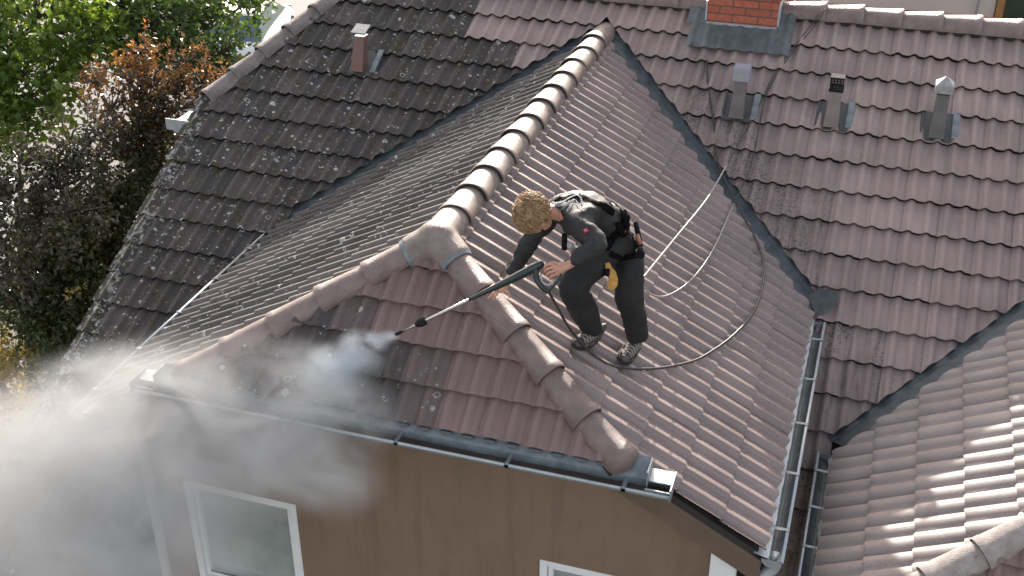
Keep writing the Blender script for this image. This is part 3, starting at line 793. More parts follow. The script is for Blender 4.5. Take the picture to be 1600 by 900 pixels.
# ------------------------------------------------------------------ roof vents
def vent(x, y, tilt, kind, h=.30):
    base = Vector((x, y, zmain(y))) + nn * .035
    v = empty('roof_vent', base - wloc(house)); v.parent = house
    bm = bmesh.new()      # flashing tile, dressed
    X, Y, N_ = Vector((1, 0, 0)), uv_, nn
    rot = Matrix((X, Y, N_)).transposed()
    box(bm, base + Y * .0 + N_ * .016, (.30, .33, .012), rot); box(bm, base - X * .135 + Y * .0 + N_ * .026, (.02, .28, .016), rot)
    finish('vent_flashing', bm, M['v_base'], v, bevel=.004)
    bm = bmesh.new(); box(bm, base + X * .155 + Y * .02 + N_ * .03, (.06, .31, .02), rot); finish('vent_edge', bm, M['lead'], v, bevel=.004)
    bm = bmesh.new()      # square flue: leans from the slope up to vertical
    b0 = base - Y * .10 + N_ * .02; top = base + Vector((0, .0, h)); prev = None
    secs = [(b0 + N_ * .0, .068, .075), (b0.lerp(top, .3) + N_ * .02, .062, .058), (b0.lerp(top, .6) + N_ * .01, .057, .05), (top, .056, .05)]
    for c, sx, sy in secs:
        cur = [bm.verts.new(c + Vector((a * sx, b_ * sy, 0))) for a, b_ in ((-1, -1), (1, -1), (1, 1), (-1, 1))]
        if prev:
            for i in range(4): bm.faces.new((prev[i], prev[(i + 1) % 4], cur[(i + 1) % 4], cur[i]))
        prev = cur
    bm.faces.new(prev)
    finish('flue', bm, {'brown': M['v_brown'], 'grid': M['v_tan'], 'clear': M['v_dark'], 'hood': M['v_green']}[kind], v, bevel=.004)
    bm = bmesh.new()
    if kind == 'hood':      # metal hood with a pointed roof
        c = top + Vector((0, 0, .02)); hw = .078
        lo = [bm.verts.new(c + Vector((a * hw, b_ * hw, 0))) for a, b_ in ((-1, -1), (1, -1), (1, 1), (-1, 1))]
        hi = [bm.verts.new(c + Vector((a * hw, b_ * hw, .07))) for a, b_ in ((-1, -1), (1, -1), (1, 1), (-1, 1))]
        ap = bm.verts.new(c + Vector((0, 0, .14))); bm.faces.new(lo[::-1])
        for i in range(4): bm.faces.new((lo[i], lo[(i + 1) % 4], hi[(i + 1) % 4], hi[i])); bm.faces.new((hi[i], hi[(i + 1) % 4], ap))
        finish('vent_cap', bm, M['v_metal'], v)
    elif kind == 'grid':
        c = top + Vector((0, -.0, .06))
        box(bm, c + Vector((0, 0, -.05)), (.13, .12, .03)); box(bm, c + Vector((0, 0, .065)), (.125, .115, .012))
        for i in range(5):
            for s_ in (-1, 1): box(bm, c + Vector((-.055 + i * .0275, s_ * .052, .01)), (.008, .006, .1)); box(bm, c + Vector((s_ * .057, -.048 + i * .024, .01)), (.006, .008, .1))
            for s_ in (-1, 1): box(bm, c + Vector((0, s_ * .0525, -.03 + i * .022)), (.118, .007, .006))
        finish('vent_cap', bm, M['rubber'], v)
    elif kind == 'clear':
        c = top + Vector((0, 0, .055)); box(bm, c, (.155, .14, .13)); finish('vent_cap', bm, M['v_clear'], v, bevel=.006)
        bm = bmesh.new(); box(bm, c - Vector((0, .072, -.005)), (.085, .006, .075)); finish('vent_window', bm, M['zinc'], v)
    else:
        c = top + Vector((0, 0, .03)); hw = .078
        vv = [bm.verts.new(c + Vector((a * hw, b_ * hw, .045 if b_ > 0 else 0))) for a, b_ in ((-1, -1), (1, -1), (1, 1), (-1, 1))]
        v2 = [bm.verts.new(p.co + Vector((0, 0, .016))) for p in vv]; bm.faces.new(vv[::-1]); bm.faces.new(v2)
        for i in range(4): bm.faces.new((vv[i], vv[(i + 1) % 4], v2[(i + 1) % 4], v2[i]))
        finish('vent_cap', bm, M['leadpale'], v)
M['v_metal'] = mat('v_metal', (.30, .30, .31), .5, metal=.2, var=.2, vscale=20)
M['v_base'] = mat('v_base', (.05, .055, .058), .6, col2=(.08, .08, .08), vscale=12)
M['v_brown'] = mat('v_brown', (.19, .075, .06), .6, col2=(.10, .09, .08), vscale=14)
M['v_tan'] = mat('v_tan', (.17, .135, .125), .6, var=.15)
M['v_dark'] = mat('v_dark', (.12, .105, .10), .6, var=.2)
M['v_green'] = mat('v_green', (.09, .09, .08), .6, var=.2)
M['v_clear'] = mat('v_clear', (.30, .30, .37), .3)
vent(1.50, 3.98, 0, 'clear'); vent(2.36, 4.00, 0, 'grid', .27); vent(3.28, 4.01, 0, 'hood', .33); vent(-2.37, 4.02, 0, 'brown', .30)

# ------------------------------------------------------------------ ropes and hose
def rope(name, pts, r, m, label, cat, group=None, n=7):
    bm = bmesh.new(); sweep(bm, smooth_path(pts, n), circ(r, 7)); o = finish(name, bm, m, None, smooth=True); tag(o, label, cat, group); return o
M['rope'] = mat('rope', (.32, .29, .27), .35, var=.25, vscale=60)  # pale tone for the lengths of rope lying in the sun
M['hose'] = mat('hose', (.035, .03, .032), .35)
M['rope_shaded'] = mat('rope_shaded', (.05, .043, .042), .6)  # same rope, shade of the main roof put into the colour
ra = rope('safety_rope', [(1.5315, 3.2528, -0.6217), (1.4766, 2.5001, -0.6356), (1.387, 1.5168, -0.5401), (1.4041, 0.1476, -0.163)],
     .0075, M['rope'], 'pale safety rope stretched straight from the valley down to the worker', 'rope', 'ropes and hose over the wet slope')
rb = rope('safety_rope', [(1.6588, 2.942, -0.8623), (1.6276, 1.967, -0.845), (1.5592, 1.3743, -0.8071), (1.4557, 0.9906, -0.7497), (1.3722, 0.779, -0.6463), (1.4005, 0.1306, -0.189)],
     .007, M['rope'], 'slack rope sagging in a short loop on the wet tiles right of the worker', 'rope', 'ropes and hose over the wet slope')
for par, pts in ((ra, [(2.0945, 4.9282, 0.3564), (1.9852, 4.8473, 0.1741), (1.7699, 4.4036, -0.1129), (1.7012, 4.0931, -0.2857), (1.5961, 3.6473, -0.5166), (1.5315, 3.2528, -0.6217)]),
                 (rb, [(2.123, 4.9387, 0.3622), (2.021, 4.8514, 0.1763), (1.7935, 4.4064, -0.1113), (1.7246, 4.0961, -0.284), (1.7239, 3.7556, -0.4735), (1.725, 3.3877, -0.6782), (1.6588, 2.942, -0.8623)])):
    bm = bmesh.new(); sweep(bm, smooth_path(pts, 7), circ(.005, 6)); finish('shaded_rope_end', bm, M['rope_shaded'], par, smooth=True)['label'] = 'upper end of the rope running up to the ridge, coloured dark for the shade'  # both ropes carried on in the dark tone where they lie in shade
rope('pressure_hose', [(1.0954, 4.4189, -0.0872), (1.1769, 4.1333, -0.2576), (1.3013, 3.7818, -0.4532), (1.3939, 3.4601, -0.6322), (1.5031, 3.2481, -0.7502), (1.7733, 2.8193, -0.9258), (1.9369, 2.5465, -1.0164), (2.037, 2.2427, -1.0719), (2.0684, 1.8583, -1.0893), (2.0494, 1.4662, -1.0788), (1.968, 1.0494, -1.0337), (1.8631, 0.6896, -0.9755), (1.7477, 0.3925, -0.9116), (1.5364, 0.0486, -0.7945), (1.316, -0.18, -0.6723), (1.1669, -0.2143, -0.5782), (1.0452, -0.3048, -0.3757), (0.9753, -0.4579, -0.0912), (0.9294, -0.5241, 0.0638)],
     .0095, M['hose'], 'long thin high-pressure hose curving round the wet slope from chimney to the spray gun', 'hose', 'ropes and hose over the wet slope')

# ------------------------------------------------------------------ the worker
def skin(name, nodes, edges, root, material, parent, sub=2, origin=None, rough=0):
    """nodes: (co, rx, ry); grows a Skin-modifier surface and bakes it"""
    me = bpy.data.meshes.new(name); me.from_pydata([n[0] for n in nodes], edges, [])
    o = bpy.data.objects.new(name, me); C.objects.link(o)
    o.modifiers.new('s', 'SKIN'); 
    for i, n in enumerate(nodes):
        me.skin_vertices[0].data[i].radius = (n[1], n[2] if len(n) > 2 else n[1]); me.skin_vertices[0].data[i].use_root = (i == root)
    o.modifiers['s'].use_smooth_shade = True
    ss = o.modifiers.new('u', 'SUBSURF'); ss.levels = sub; ss.render_levels = sub
    dg = bpy.context.evaluated_depsgraph_get(); em = bpy.data.meshes.new_from_object(o.evaluated_get(dg))
    bpy.data.objects.remove(o)
    if rough:
        for v in em.vertices:
            n = v.normal; p = v.co * 9
            v.co += n * rough * (noise.noise(p * 1.0 + Vector((3, 1, 7))) + .6 * noise.noise(Vector((p.x * 2.2, p.y * 2.2, p.z * 3.4))))
    return link(name, em, material, parent, smooth=True, origin=origin)
M['skin'] = mat('skin', (.46, .235, .165), .5, col2=(.55, .30, .215), vscale=30)
M['jacket'] = mat('jacket', (.0095, .011, .012), .7, col2=(.019, .021, .022), vscale=5, bump=.35, bscale=30)
M['vestback'] = mat('vestback', (.085, .082, .078), .8, var=.2)
M['trouser'] = mat('trouser', (.007, .008, .009), .8, col2=(.013, .014, .015), vscale=8, bump=.3, bscale=35)
M['strap'] = mat('strap', (.30, .32, .34), .6, col2=(.5, .52, .55), vscale=60)
M['blackstrap'] = mat('blackstrap', (.01, .01, .012), .85, spec=.15)
M['shoe'] = mat('shoe', (.035, .033, .033), .6, col2=(.10, .09, .085), vscale=50)
M['sole'] = mat('sole', (.03, .022, .02), .8)
M['shoepale'] = mat('shoepale', (.33, .30, .27), .6, var=.3, vscale=60)
M['yellow'] = mat('yellow', (.42, .22, .03), .45, var=.3, vscale=30)
M['red'] = mat('red', (.62, .02, .04), .5)
M['orange'] = mat('orange', (.36, .14, .08), .5)
person = empty('person', (1.307, -0.0517, -0.6673), 'man in black work clothes and harness bending over the roof hip with a spray lance', 'person')
V = Vector
J = dict(pel=V((1.2509, 0.1157, 0.1853)), sp1=V((1.1707, 0.0379, 0.2997)), sp2=V((1.0644, -0.0581, 0.3982)), chest=V((0.9789, -0.1359, 0.4355)), neck=V((0.8939, -0.2075, 0.4429)), nk2=V((0.8456, -0.2578, 0.4459)), head=V((0.778, -0.3122, 0.4525)), crown=V((0.725, -0.3439, 0.4685)),
         sL=V((1.0566, -0.3122, 0.4238)), eL=V((1.2431, -0.4407, 0.3529)), wL=V((1.0768, -0.5337, 0.2489)), hL=V((1.0147, -0.557, 0.2238)),
         sR=V((0.8539, -0.0651, 0.379)), eR=V((0.6832, -0.137, 0.1123)), wR=V((0.6102, -0.2936, -0.0661)), hR=V((0.5828, -0.3446, -0.1153)),
         hipL=V((1.2245, -0.008, 0.1956)), kL=V((1.0325, -0.3046, -0.0295)), aL=V((1.1496, -0.0709, -0.5062)), 
         hipR=V((1.2798, 0.1678, 0.1357)), kR=V((1.3496, -0.0152, -0.162)), aR=V((1.4139, 0.0934, -0.6163)))
def lerp(a, b_, t): return J[a].lerp(J[b_], t)
nodes = [(J['pel'], .085, .085), (J['sp1'], .085), (J['sp2'], .095), (J['chest'], .095), (J['neck'], .05), (J['nk2'], .052), (J['head'], .075), (J['crown'], .06),
         (J['sL'], .055), (J['eL'], .040), (J['wL'], .027), (J['hL'], .042, .036), (J['sR'], .055), (J['eR'], .040), (J['wR'], .027), (J['hR'], .03),
         (J['hipL'], .068), (J['kL'], .055), (J['aL'], .04), (J['hipR'], .068), (J['kR'], .055), (J['aR'], .04)]
E_ = [(0, 1), (1, 2), (2, 3), (3, 4), (4, 5), (5, 6), (6, 7), (3, 8), (8, 9), (9, 10), (10, 11), (3, 12), (12, 13), (13, 14), (14, 15), (0, 16), (16, 17), (17, 18), (0, 19), (19, 20), (20, 21)]
# five separate fingers per hand, grown from the same skeleton
def add_finger(base_idx, pts, r):
    last = base_idx
    for k, p in enumerate(pts):
        nodes.append((p, r * (1 - .12 * k))); E_.append((last, len(nodes) - 1)); last = len(nodes) - 1
# right hand, spread flat on the hip tile: pixels fan to lower left
FR = [[(0.5636, -0.3665, -0.121), (0.5594, -0.4194, -0.126), (0.5441, -0.4397, -0.151)], [(0.5498, -0.3644, -0.1102), (0.5384, -0.4219, -0.1188), (0.5152, -0.4446, -0.1438)], [(0.5332, -0.354, -0.1044), (0.5206, -0.4076, -0.1058), (0.4967, -0.4284, -0.1273)],
 [(0.5239, -0.3391, -0.0949), (0.5078, -0.3826, -0.0979), (0.4832, -0.4015, -0.1158)], [(0.6206, -0.3662, -0.1111), (0.6423, -0.3793, -0.124), (0.6434, -0.383, -0.1507)]]
for f in FR: add_finger(15, [V(p) for p in f], .0098)
FL = [[(0.9815, -0.5854, 0.2646), (0.9584, -0.6179, 0.2734), (0.9417, -0.6152, 0.2468), (0.9535, -0.5992, 0.2269)], [(0.9918, -0.6062, 0.255), (0.9681, -0.6363, 0.258), (0.949, -0.6252, 0.2265), (0.9645, -0.608, 0.2066)], [(1.0027, -0.6149, 0.2347), (0.979, -0.645, 0.2378), (0.9637, -0.6328, 0.2063), (0.9824, -0.6126, 0.1896)],
 [(1.0145, -0.6123, 0.2129), (0.9944, -0.6411, 0.2161), (0.9829, -0.6277, 0.1844), (1.0034, -0.614, 0.176)], [(1.0249, -0.5668, 0.2621), (0.9887, -0.5539, 0.2626), (0.9546, -0.5486, 0.2496)]]
for f in FL: add_finger(11, [V(p) for p in f], .0105)
body = skin('body', nodes, E_, 0, M['skin'], person, sub=2)
# face: brow, nose, ear, mouth built on the head, turned down towards the tiles
fd = (V((0.8163, -0.3258, 0.3798)) - J['head']).normalized()      # where the face looks
hx = (J['crown'] - J['nk2']).normalized()
fx = fd.cross(hx).normalized(); fd = hx.cross(fx).normalized() * (1 if True else -1)
if fd.dot(V((0.8163, -0.3258, 0.3798)) - J['head']) < 0: fd = -fd
hm = Matrix((fx, fd, hx)).transposed().to_4x4(); hc_ = J['head'] + hx * .0
bm = bmesh.new()
def ell(c, s, sub=3): bmesh.ops.create_icosphere(bm, subdivisions=sub, radius=1, matrix=Matrix.Translation(c) @ Matrix.Diagonal((*s, 1)))
ell((0, .012, -.02), (.072, .092, .105)); ell((0, .055, -.085), (.045, .045, .04)); ell((0, .104, -.03), (.013, .022, .026), 2); ell((0, .098, -.078), (.026, .012, .010), 2)
for s_ in (-1, 1): ell((s_ * .032, .088, .012), (.020, .014, .008), 2); ell((s_ * .074, -.005, -.03), (.012, .022, .034), 2); ell((s_ * .045, .06, -.05), (.026, .03, .03), 2)
bmesh.ops.transform(bm, matrix=Matrix.Translation(hc_) @ hm, verts=bm.verts)
hd_ = finish('head', bm, M['skin'], person, smooth=True)
r = hd_.modifiers.new('r', 'REMESH'); r.mode = 'VOXEL'; r.voxel_size = .006; r.use_smooth_shade = True
sm = hd_.modifiers.new('s', 'SMOOTH'); sm.iterations = 5
bm = bmesh.new()
for s_ in (-1, 1): ell((s_ * .032, .098, -.002), (.012, .008, .007), 2)
bmesh.ops.transform(bm, matrix=Matrix.Translation(hc_) @ hm, verts=bm.verts); finish('eyes', bm, mat('eyes', (.25, .2, .17), .2), hd_, smooth=True)
# curly hair: a scalp cap bristling with short curled locks
def hair_mat():
    m = mat('hair', (.17, .095, .042), .5, col2=(.48, .315, .165), vscale=26); return m
M['hair'] = hair_mat()
bm = bmesh.new(); rs = random.Random(3)
bmesh.ops.create_icosphere(bm, subdivisions=4, radius=1, matrix=Matrix.Translation((0, -.006, .012)) @ Matrix.Diagonal((.094, .112, .110, 1)))
for v in list(bm.verts):
    p = v.co; 
    if p.y > .045 and p.z < .02: v.co = V((p.x * .6, .02, p.z * .6))
    else: v.co += v.co.normalized() * .026 * noise.noise(v.co * 24)
whorl = V((.25, -.55, .8)).normalized(); N_ = 0
while N_ < 1700:      # wavy locks that grow from the whorl and fall over each other
    d = V((rs.gauss(0, 1), rs.gauss(0, 1), rs.gauss(0, 1))).normalized()
    if d.y > .40 and d.z < .18: continue
    if d.z < -.72: continue
    N_ += 1
    flow = (d - whorl); flow -= d * flow.dot(d); flow = (flow.normalized() + V((rs.gauss(0, .45), rs.gauss(0, .45), rs.gauss(0, .45)))); flow -= d * flow.dot(d); flow.normalize(); sd_ = d.cross(flow)
    ln = rs.uniform(.03, .085); am = rs.uniform(.003, .010); ph = rs.random() * 6; fq = rs.uniform(3.5, 6.5); lift = rs.uniform(.004, .020) + .022 * max(0, noise.noise(d * 2.6 + V((5, 2, 1)))); pts = []
    for k in range(8):
        f = k / 7; q = (d + flow * (ln * f / .10)).normalized(); p = V((q.x * .090, q.y * .106 - .006, q.z * .104 + .012))
        pts.append(p + q * (.004 + lift * math.sin(f * 2.2)) + sd_ * (am * math.sin(ph + fq * f)) + q * (am * .7 * math.cos(ph + fq * f)))
    sweep(bm, pts, circ(rs.uniform(.0018, .0032), 4, .0016), cap=False, scale=[.8, 1, 1.1, 1.1, 1, .85, .6, .2], up=d)
bmesh.ops.transform(bm, matrix=Matrix.Translation(hc_) @ hm, verts=bm.verts)
finish('hair', bm, M['hair'], person, smooth=True)
# jacket
def mid(a, b_, t): return a.lerp(b_, t)
jn = [(J['pel'] + V((-.02, 0, .02)), .150, .135), (J['sp1'], .150, .130), (mid(J['sp1'], J['sp2'], .6), .155, .130), (J['sp2'], .165, .135), (J['chest'], .165, .125), (J['neck'] + V((.02, 0, 0)), .075, .07),
      (J['sL'], .092, .088), (mid(J['sL'], J['eL'], .5), .086, .084), (J['eL'], .078, .076), (mid(J['eL'], J['wL'], .5), .066, .062), (mid(J['eL'], J['wL'], .93), .05, .048),
      (J['sR'], .085, .082), (mid(J['sR'], J['eR'], .5), .070, .068), (J['eR'], .064), (mid(J['eR'], J['wR'], .5), .055), (mid(J['eR'], J['wR'], .93), .047)]
je = [(0, 1), (1, 2), (2, 3), (3, 4), (4, 5), (4, 6), (6, 7), (7, 8), (8, 9), (9, 10), (4, 11), (11, 12), (12, 13), (13, 14), (14, 15)]
jacket = skin('jacket', jn, je, 0, M['jacket'], person, sub=3, rough=.019)
tn = [(J['pel'] + V((.0, 0, .03)), .155, .145), (J['pel'] + V((.0, 0, -.06)), .14), (J['hipL'] + V((0, 0, -.04)), .135), (mid(J['hipL'], J['kL'], .5), .130), (J['kL'], .108), (mid(J['kL'], J['aL'], .5), .096), (mid(J['kL'], J['aL'], .9), .078), (mid(J['kL'], J['aL'], .98), .072),
      (J['hipR'] + V((0, 0, -.05)), .13), (mid(J['hipR'], J['kR'], .5), .118), (J['kR'], .102), (mid(J['kR'], J['aR'], .5), .090), (mid(J['kR'], J['aR'], .9), .082), (mid(J['kR'], J['aR'], .98), .068)]
te = [(0, 1), (1, 2), (2, 3), (3, 4), (4, 5), (5, 6), (6, 7), (1, 8), (8, 9), (9, 10), (10, 11), (11, 12), (12, 13)]
trousers = skin('trousers', tn, te, 0, M['trouser'], person, sub=3, rough=.016)
# surface finder: drops a strap point onto the clothing
def bvh_of(*obs):
    from mathutils.bvhtree import BVHTree
    vs_, fs = [], []
    for o in obs:
        off = wloc(o); n0 = len(vs_); vs_ += [v.co + off for v in o.data.vertices]; fs += [[n0 + i for i in p.vertices] for p in o.data.polygons]
    return BVHTree.FromPolygons(vs_, fs)
CL = bvh_of(jacket, trousers); CAMP = V((2.6979, -6.6677, 3.7568))
def onto(p, lift=.008):
    """p is a spot near the cloth: slide it to the cloth along the line from above-front"""
    p = V(p); d = V((-.27, .82, -.5)); hit_, n_, i_, dist = CL.ray_cast(p - d * 1.0, d)
    if hit_ is None: hit_, n_, i_, dist = CL.find_nearest(p)
    return hit_ + n_ * lift, n_
def strap(name, pts, wd, m, parent, th=.004, n=8, lift=.006):
    pp = smooth_path(pts, n); bm = bmesh.new(); prev = None; q = [onto(p, lift) for p in pp]
    for i, (p, nrm) in enumerate(q):
        d = (q[min(i + 1, len(q) - 1)][0] - q[max(i - 1, 0)][0]).normalized(); s_ = d.cross(nrm).normalized() * wd / 2
        cur = (bm.verts.new(p - s_), bm.verts.new(p + nrm * .003), bm.verts.new(p + s_))
        if prev: bm.faces.new((prev[0], prev[1], cur[1], cur[0])); bm.faces.new((prev[1], prev[2], cur[2], cur[1]))
        prev = cur
    bmesh.ops.solidify(bm, geom=bm.faces[:], thickness=-th)
    return finish(name, bm, m, parent, smooth=True)
har = strap('harness', [(0.8865, -0.1854, 0.5032), (0.9622, -0.2041, 0.5319), (1.0354, -0.17, 0.5491), (1.1175, -0.0762, 0.4599), (1.2253, -0.0263, 0.3846)], .045, M['blackstrap'], person)
for pts, wd in (([(0.8794, -0.2478, 0.5043), (0.9331, -0.2051, 0.5458), (1.0037, -0.176, 0.556), (1.0587, -0.1772, 0.5248)], .016), ([(0.8989, -0.2562, 0.48), (0.948, -0.2256, 0.5042), (0.9927, -0.1943, 0.5318), (1.0456, -0.1624, 0.556)], .014),
                ([(0.967, -0.3371, 0.5105), (1.0004, -0.3117, 0.5344), (1.0357, -0.2795, 0.5685), (1.0582, -0.2847, 0.548), (1.103, -0.2952, 0.5069)], .010), ([(0.944, -0.3299, 0.5345), (0.9891, -0.3153, 0.5344), (1.0144, -0.2905, 0.5617)], .012), ([(1.0097, -0.2629, 0.6096), (1.0703, -0.2579, 0.5855), (1.092, -0.2738, 0.5479)], .013)):
    strap('harness_webbing', pts, wd, M['strap'], har, lift=.014)
belt = strap('tool_belt', [(1.25, -0.2758, 0.2611), (1.2912, -0.2203, 0.3303), (1.3335, -0.1686, 0.3926), (1.3336, -0.032, 0.4173)], .06, M['blackstrap'], person, th=.012)
for pts, wd in (([(1.1911, -0.0396, 0.4808), (1.261, -0.0448, 0.435), (1.3179, -0.0628, 0.3752), (1.3355, -0.0064, 0.2589)], .03), ([(1.2872, -0.047, 0.4174), (1.3228, -0.0783, 0.3471), (1.3828, -0.106, 0.2697), (1.411, -0.0536, 0.1413)], .035), ([(1.2847, -0.1738, 0.41), (1.337, -0.1928, 0.351), (1.3868, -0.0919, 0.2908)], .03),
                ([(1.281, -0.2806, 0.2368), (1.3615, -0.2693, 0.2124), (1.4298, -0.1464, 0.1783)], .035)):
    strap('belt_strap', pts, wd, M['blackstrap'], belt, lift=.016, th=.008)
bm = bmesh.new(); p0 = V((1.3578, 0.052, 0.3031)); p1 = V((1.4131, -0.0127, 0.1675))
sweep(bm, [p0, p0.lerp(p1, .45), p1], circ(.018, 8)); finish('tool_pouch', bm, M['blackstrap'], belt, smooth=True)
bm = bmesh.new(); sweep(bm, [V((1.3811, -0.0004, 0.2446)), V((1.4146, -0.0242, 0.1876))], circ(.013, 8)); finish('tool_handle', bm, M['orange'], belt, smooth=True)
bm = bmesh.new(); box(bm, V((1.4195, -0.053, 0.1377)), (.06, .05, .06)); finish('tool_pouch', bm, M['blackstrap'], belt, bevel=.01)
# badge on the sleeve: small red diamond patch with a white mark
q, nq = onto((1.1261, -0.3544, 0.3974), .006); t1 = nq.cross(V((0, 0, 1))).normalized(); t2 = t1.cross(nq)
bm = bmesh.new(); a_ = .023; c4 = [q + t1 * a_, q + t2 * a_, q - t1 * a_, q - t2 * a_]; f = bm.faces.new([bm.verts.new(p) for p in c4]); bmesh.ops.solidify(bm, geom=[f], thickness=.002)
bd = finish('badge', bm, M['red'], jacket)
bm = bmesh.new(); q2 = q + nq * .0035
for (u_, v_) in ((0, .007), (0, -.007), (.007, 0), (-.007, 0)):
    f = bm.faces.new([bm.verts.new(q2 + t1 * (u_ + a) + t2 * (v_ + b_)) for a, b_ in ((.0045, 0), (0, .0045), (-.0045, 0), (0, -.0045))])
bmesh.ops.solidify(bm, geom=bm.faces[:], thickness=.001); finish('badge_mark', bm, M['white'], bd)
# hanging buckle in front of the chest
bm = bmesh.new(); box(bm, V((0.9877, -0.3208, 0.2868)), (.035, .02, .12)); finish('belt_strap', bm, M['blackstrap'], har, bevel=.006)
bm = bmesh.new(); box(bm, V((1.0387, -0.3706, 0.2976)), (.04, .02, .04)); finish('buckle', bm, M['strap'], har, bevel=.006)
# shoes
def shoe(heel, toe, ank, flip):
    heel, toe, ank = V(heel), V(toe), V(ank); nW = V((SA, 0, CA)); d = (toe - heel); d -= nW * d.dot(nW); Ls = .275; d.normalize(); s_ = nW.cross(d)
    heel = ank - nW * (ank - heel).dot(nW) - d * .075
    def out(t):   # half widths along the sole
        return .030 + .018 * math.sin(min(t * 1.25, 1) * PI * .9) + .012 * max(0, math.sin((t - .3) * 3.2)) - (.028 * ((t - .8) / .2) ** 2 if t > .8 else 0)
    bm = bmesh.new(); n = 13; lo = []; ts = [k / (n - 1) for k in range(n)]
    sec_rings = []
    for t in ts:
        w_ = max(out(t), .012); h = (.115 if t < .25 else (.115 - (t - .25) * .13 / .75 * .9 if t < .85 else .035)); h = max(h, .035)
        c = heel + d * (Ls * t)
        ring = []
        for k in range(9):
            a = PI * k / 8; ring.append(bm.verts.new(c + s_ * (w_ * math.cos(a) * (1 if k in (0, 8) else .96)) + nW * (.022 + h * math.sin(a) ** .7)))
        sec_rings.append(ring)
    for a, b_ in zip(sec_rings, sec_rings[1:]):
        for k in range(8): bm.faces.new((a[k], b_[k], b_[k + 1], a[k + 1]))
    bm.faces.new(sec_rings[0]); bm.faces.new(sec_rings[-1][::-1])
    sh = finish('shoe', bm, M['shoe'], person, smooth=True)
    bm = bmesh.new(); L1 = [heel + d * (Ls * t) + s_ * (max(out(t), .012) + .006) for t in ts]; L2 = [heel + d * (Ls * t) - s_ * (max(out(t), .012) + .006) for t in ts][::-1]
    ring = [heel - d * .008] + L1 + [heel + d * (Ls + .008)] + L2; lo = [bm.verts.new(p) for p in ring]; hi = [bm.verts.new(p + nW * .028) for p in ring]
    bm.faces.new(lo[::-1]); bm.faces.new(hi)
    for k in range(len(ring)): bm.faces.new((lo[k], lo[(k + 1) % len(ring)], hi[(k + 1) % len(ring)], hi[k]))
    finish('sole', bm, M['sole'], sh)
    bm = bmesh.new()
    for i, t in enumerate((.42, .50, .58, .66, .74)):
        w_ = out(t) * .95; h = max(.115 - (t - .25) * .156, .035); c = heel + d * (Ls * t)
        for sg in (-1, 1):
            pts = [c + s_ * (sg * w_ * math.cos(a) ) + d * (.014 * math.sin(2 * a)) + nW * (.026 + h * math.sin(a) ** .7) for a in (PI * .22, PI * .36, PI * .5, PI * .64, PI * .78)]
            sweep(bm, pts, circ(.0035, 5))
    finish('shoelace', bm, M['shoepale'], sh, smooth=True)
    bm = bmesh.new()
    for sg in (-1, 1):
        for t0_, t1_ in ((.2, .38), (.45, .62), (.72, .86)):
            prev = None
            for k in range(5):
                t = t0_ + (t1_ - t0_) * k / 4; w_ = out(t) + .0025; c = heel + d * (Ls * t)
                cur = (bm.verts.new(c + s_ * (sg * w_) + nW * .034), bm.verts.new(c + s_ * (sg * (w_ * .93 + .002)) + nW * (.075 - t * .02)))
                if prev: bm.faces.new((prev[0], cur[0], cur[1], prev[1]))
                prev = cur
    bmesh.ops.solidify(bm, geom=bm.faces[:], thickness=.002); finish('shoe_patch', bm, M['shoepale'], sh)
    # ankle cuff joins shoe and leg
    return sh
shoe((1.1886, 0.11, -0.6074), (1.0588, -0.2276, -0.5354), J['aL'], 1)
shoe((1.4267, 0.2906, -0.7394), (1.3818, -0.0766, -0.7145), J['aR'], 1)
# yellow rope grab hanging from the belt
bm = bmesh.new(); c = V((1.2676, -0.2258, 0.0346))
X_, Y_, Z_ = V((.9516, .3073, -.0018)), V((-.1526, .4775, .8653)), V((.2668, -.8231, .5013))
out_ = [(-.030, .085), (-.004, .09), (.010, .06), (.036, .03), (.050, -.02), (.046, -.06), (.022, -.088), (-.012, -.078), (-.022, -.04), (-.004, -.018), (-.006, .01), (-.028, .045)]
lo = [bm.verts.new(c + X_ * a + Y_ * b_ - Z_ * .018) for a, b_ in out_]; hi = [bm.verts.new(c + X_ * a + Y_ * b_ + Z_ * .018) for a, b_ in out_]
bm.faces.new(lo[::-1]); bm.faces.new(hi)
for k in range(len(out_)): bm.faces.new((lo[k], lo[(k + 1) % len(out_)], hi[(k + 1) % len(out_)], hi[k]))
rg = finish('rope_grab', bm, M['yellow'], None, bevel=.005); tag(rg, "yellow rope grab hanging between the worker's legs", 'rope grab')
bm = bmesh.new(); bmesh.ops.create_cone(bm, cap_ends=True, segments=16, radius1=.026, radius2=.026, depth=.05, matrix=Matrix.Translation(c + X_ * .018 - Y_ * .04) @ Matrix((X_, Y_, Z_)).transposed().to_4x4())
finish('grab_wheel', bm, M['yellow'], rg, smooth=False)
bm = bmesh.new(); box(bm, c + X_ * -.014 + Y_ * .03 + Z_ * .006, (.03, .05, .05)); finish('grab_cam', bm, M['blackstrap'], rg, bevel=.006)
bm = bmesh.new(); sweep(bm, smooth_path([(1.2515, -0.2159, 0.0594), (1.2027, -0.2172, 0.0234), (1.1412, -0.1917, 0.0181), (1.0718, -0.1395, 0.0212)], 5), circ(.011, 7)); finish('grab_lanyard', bm, M['blackstrap'], rg, smooth=True)

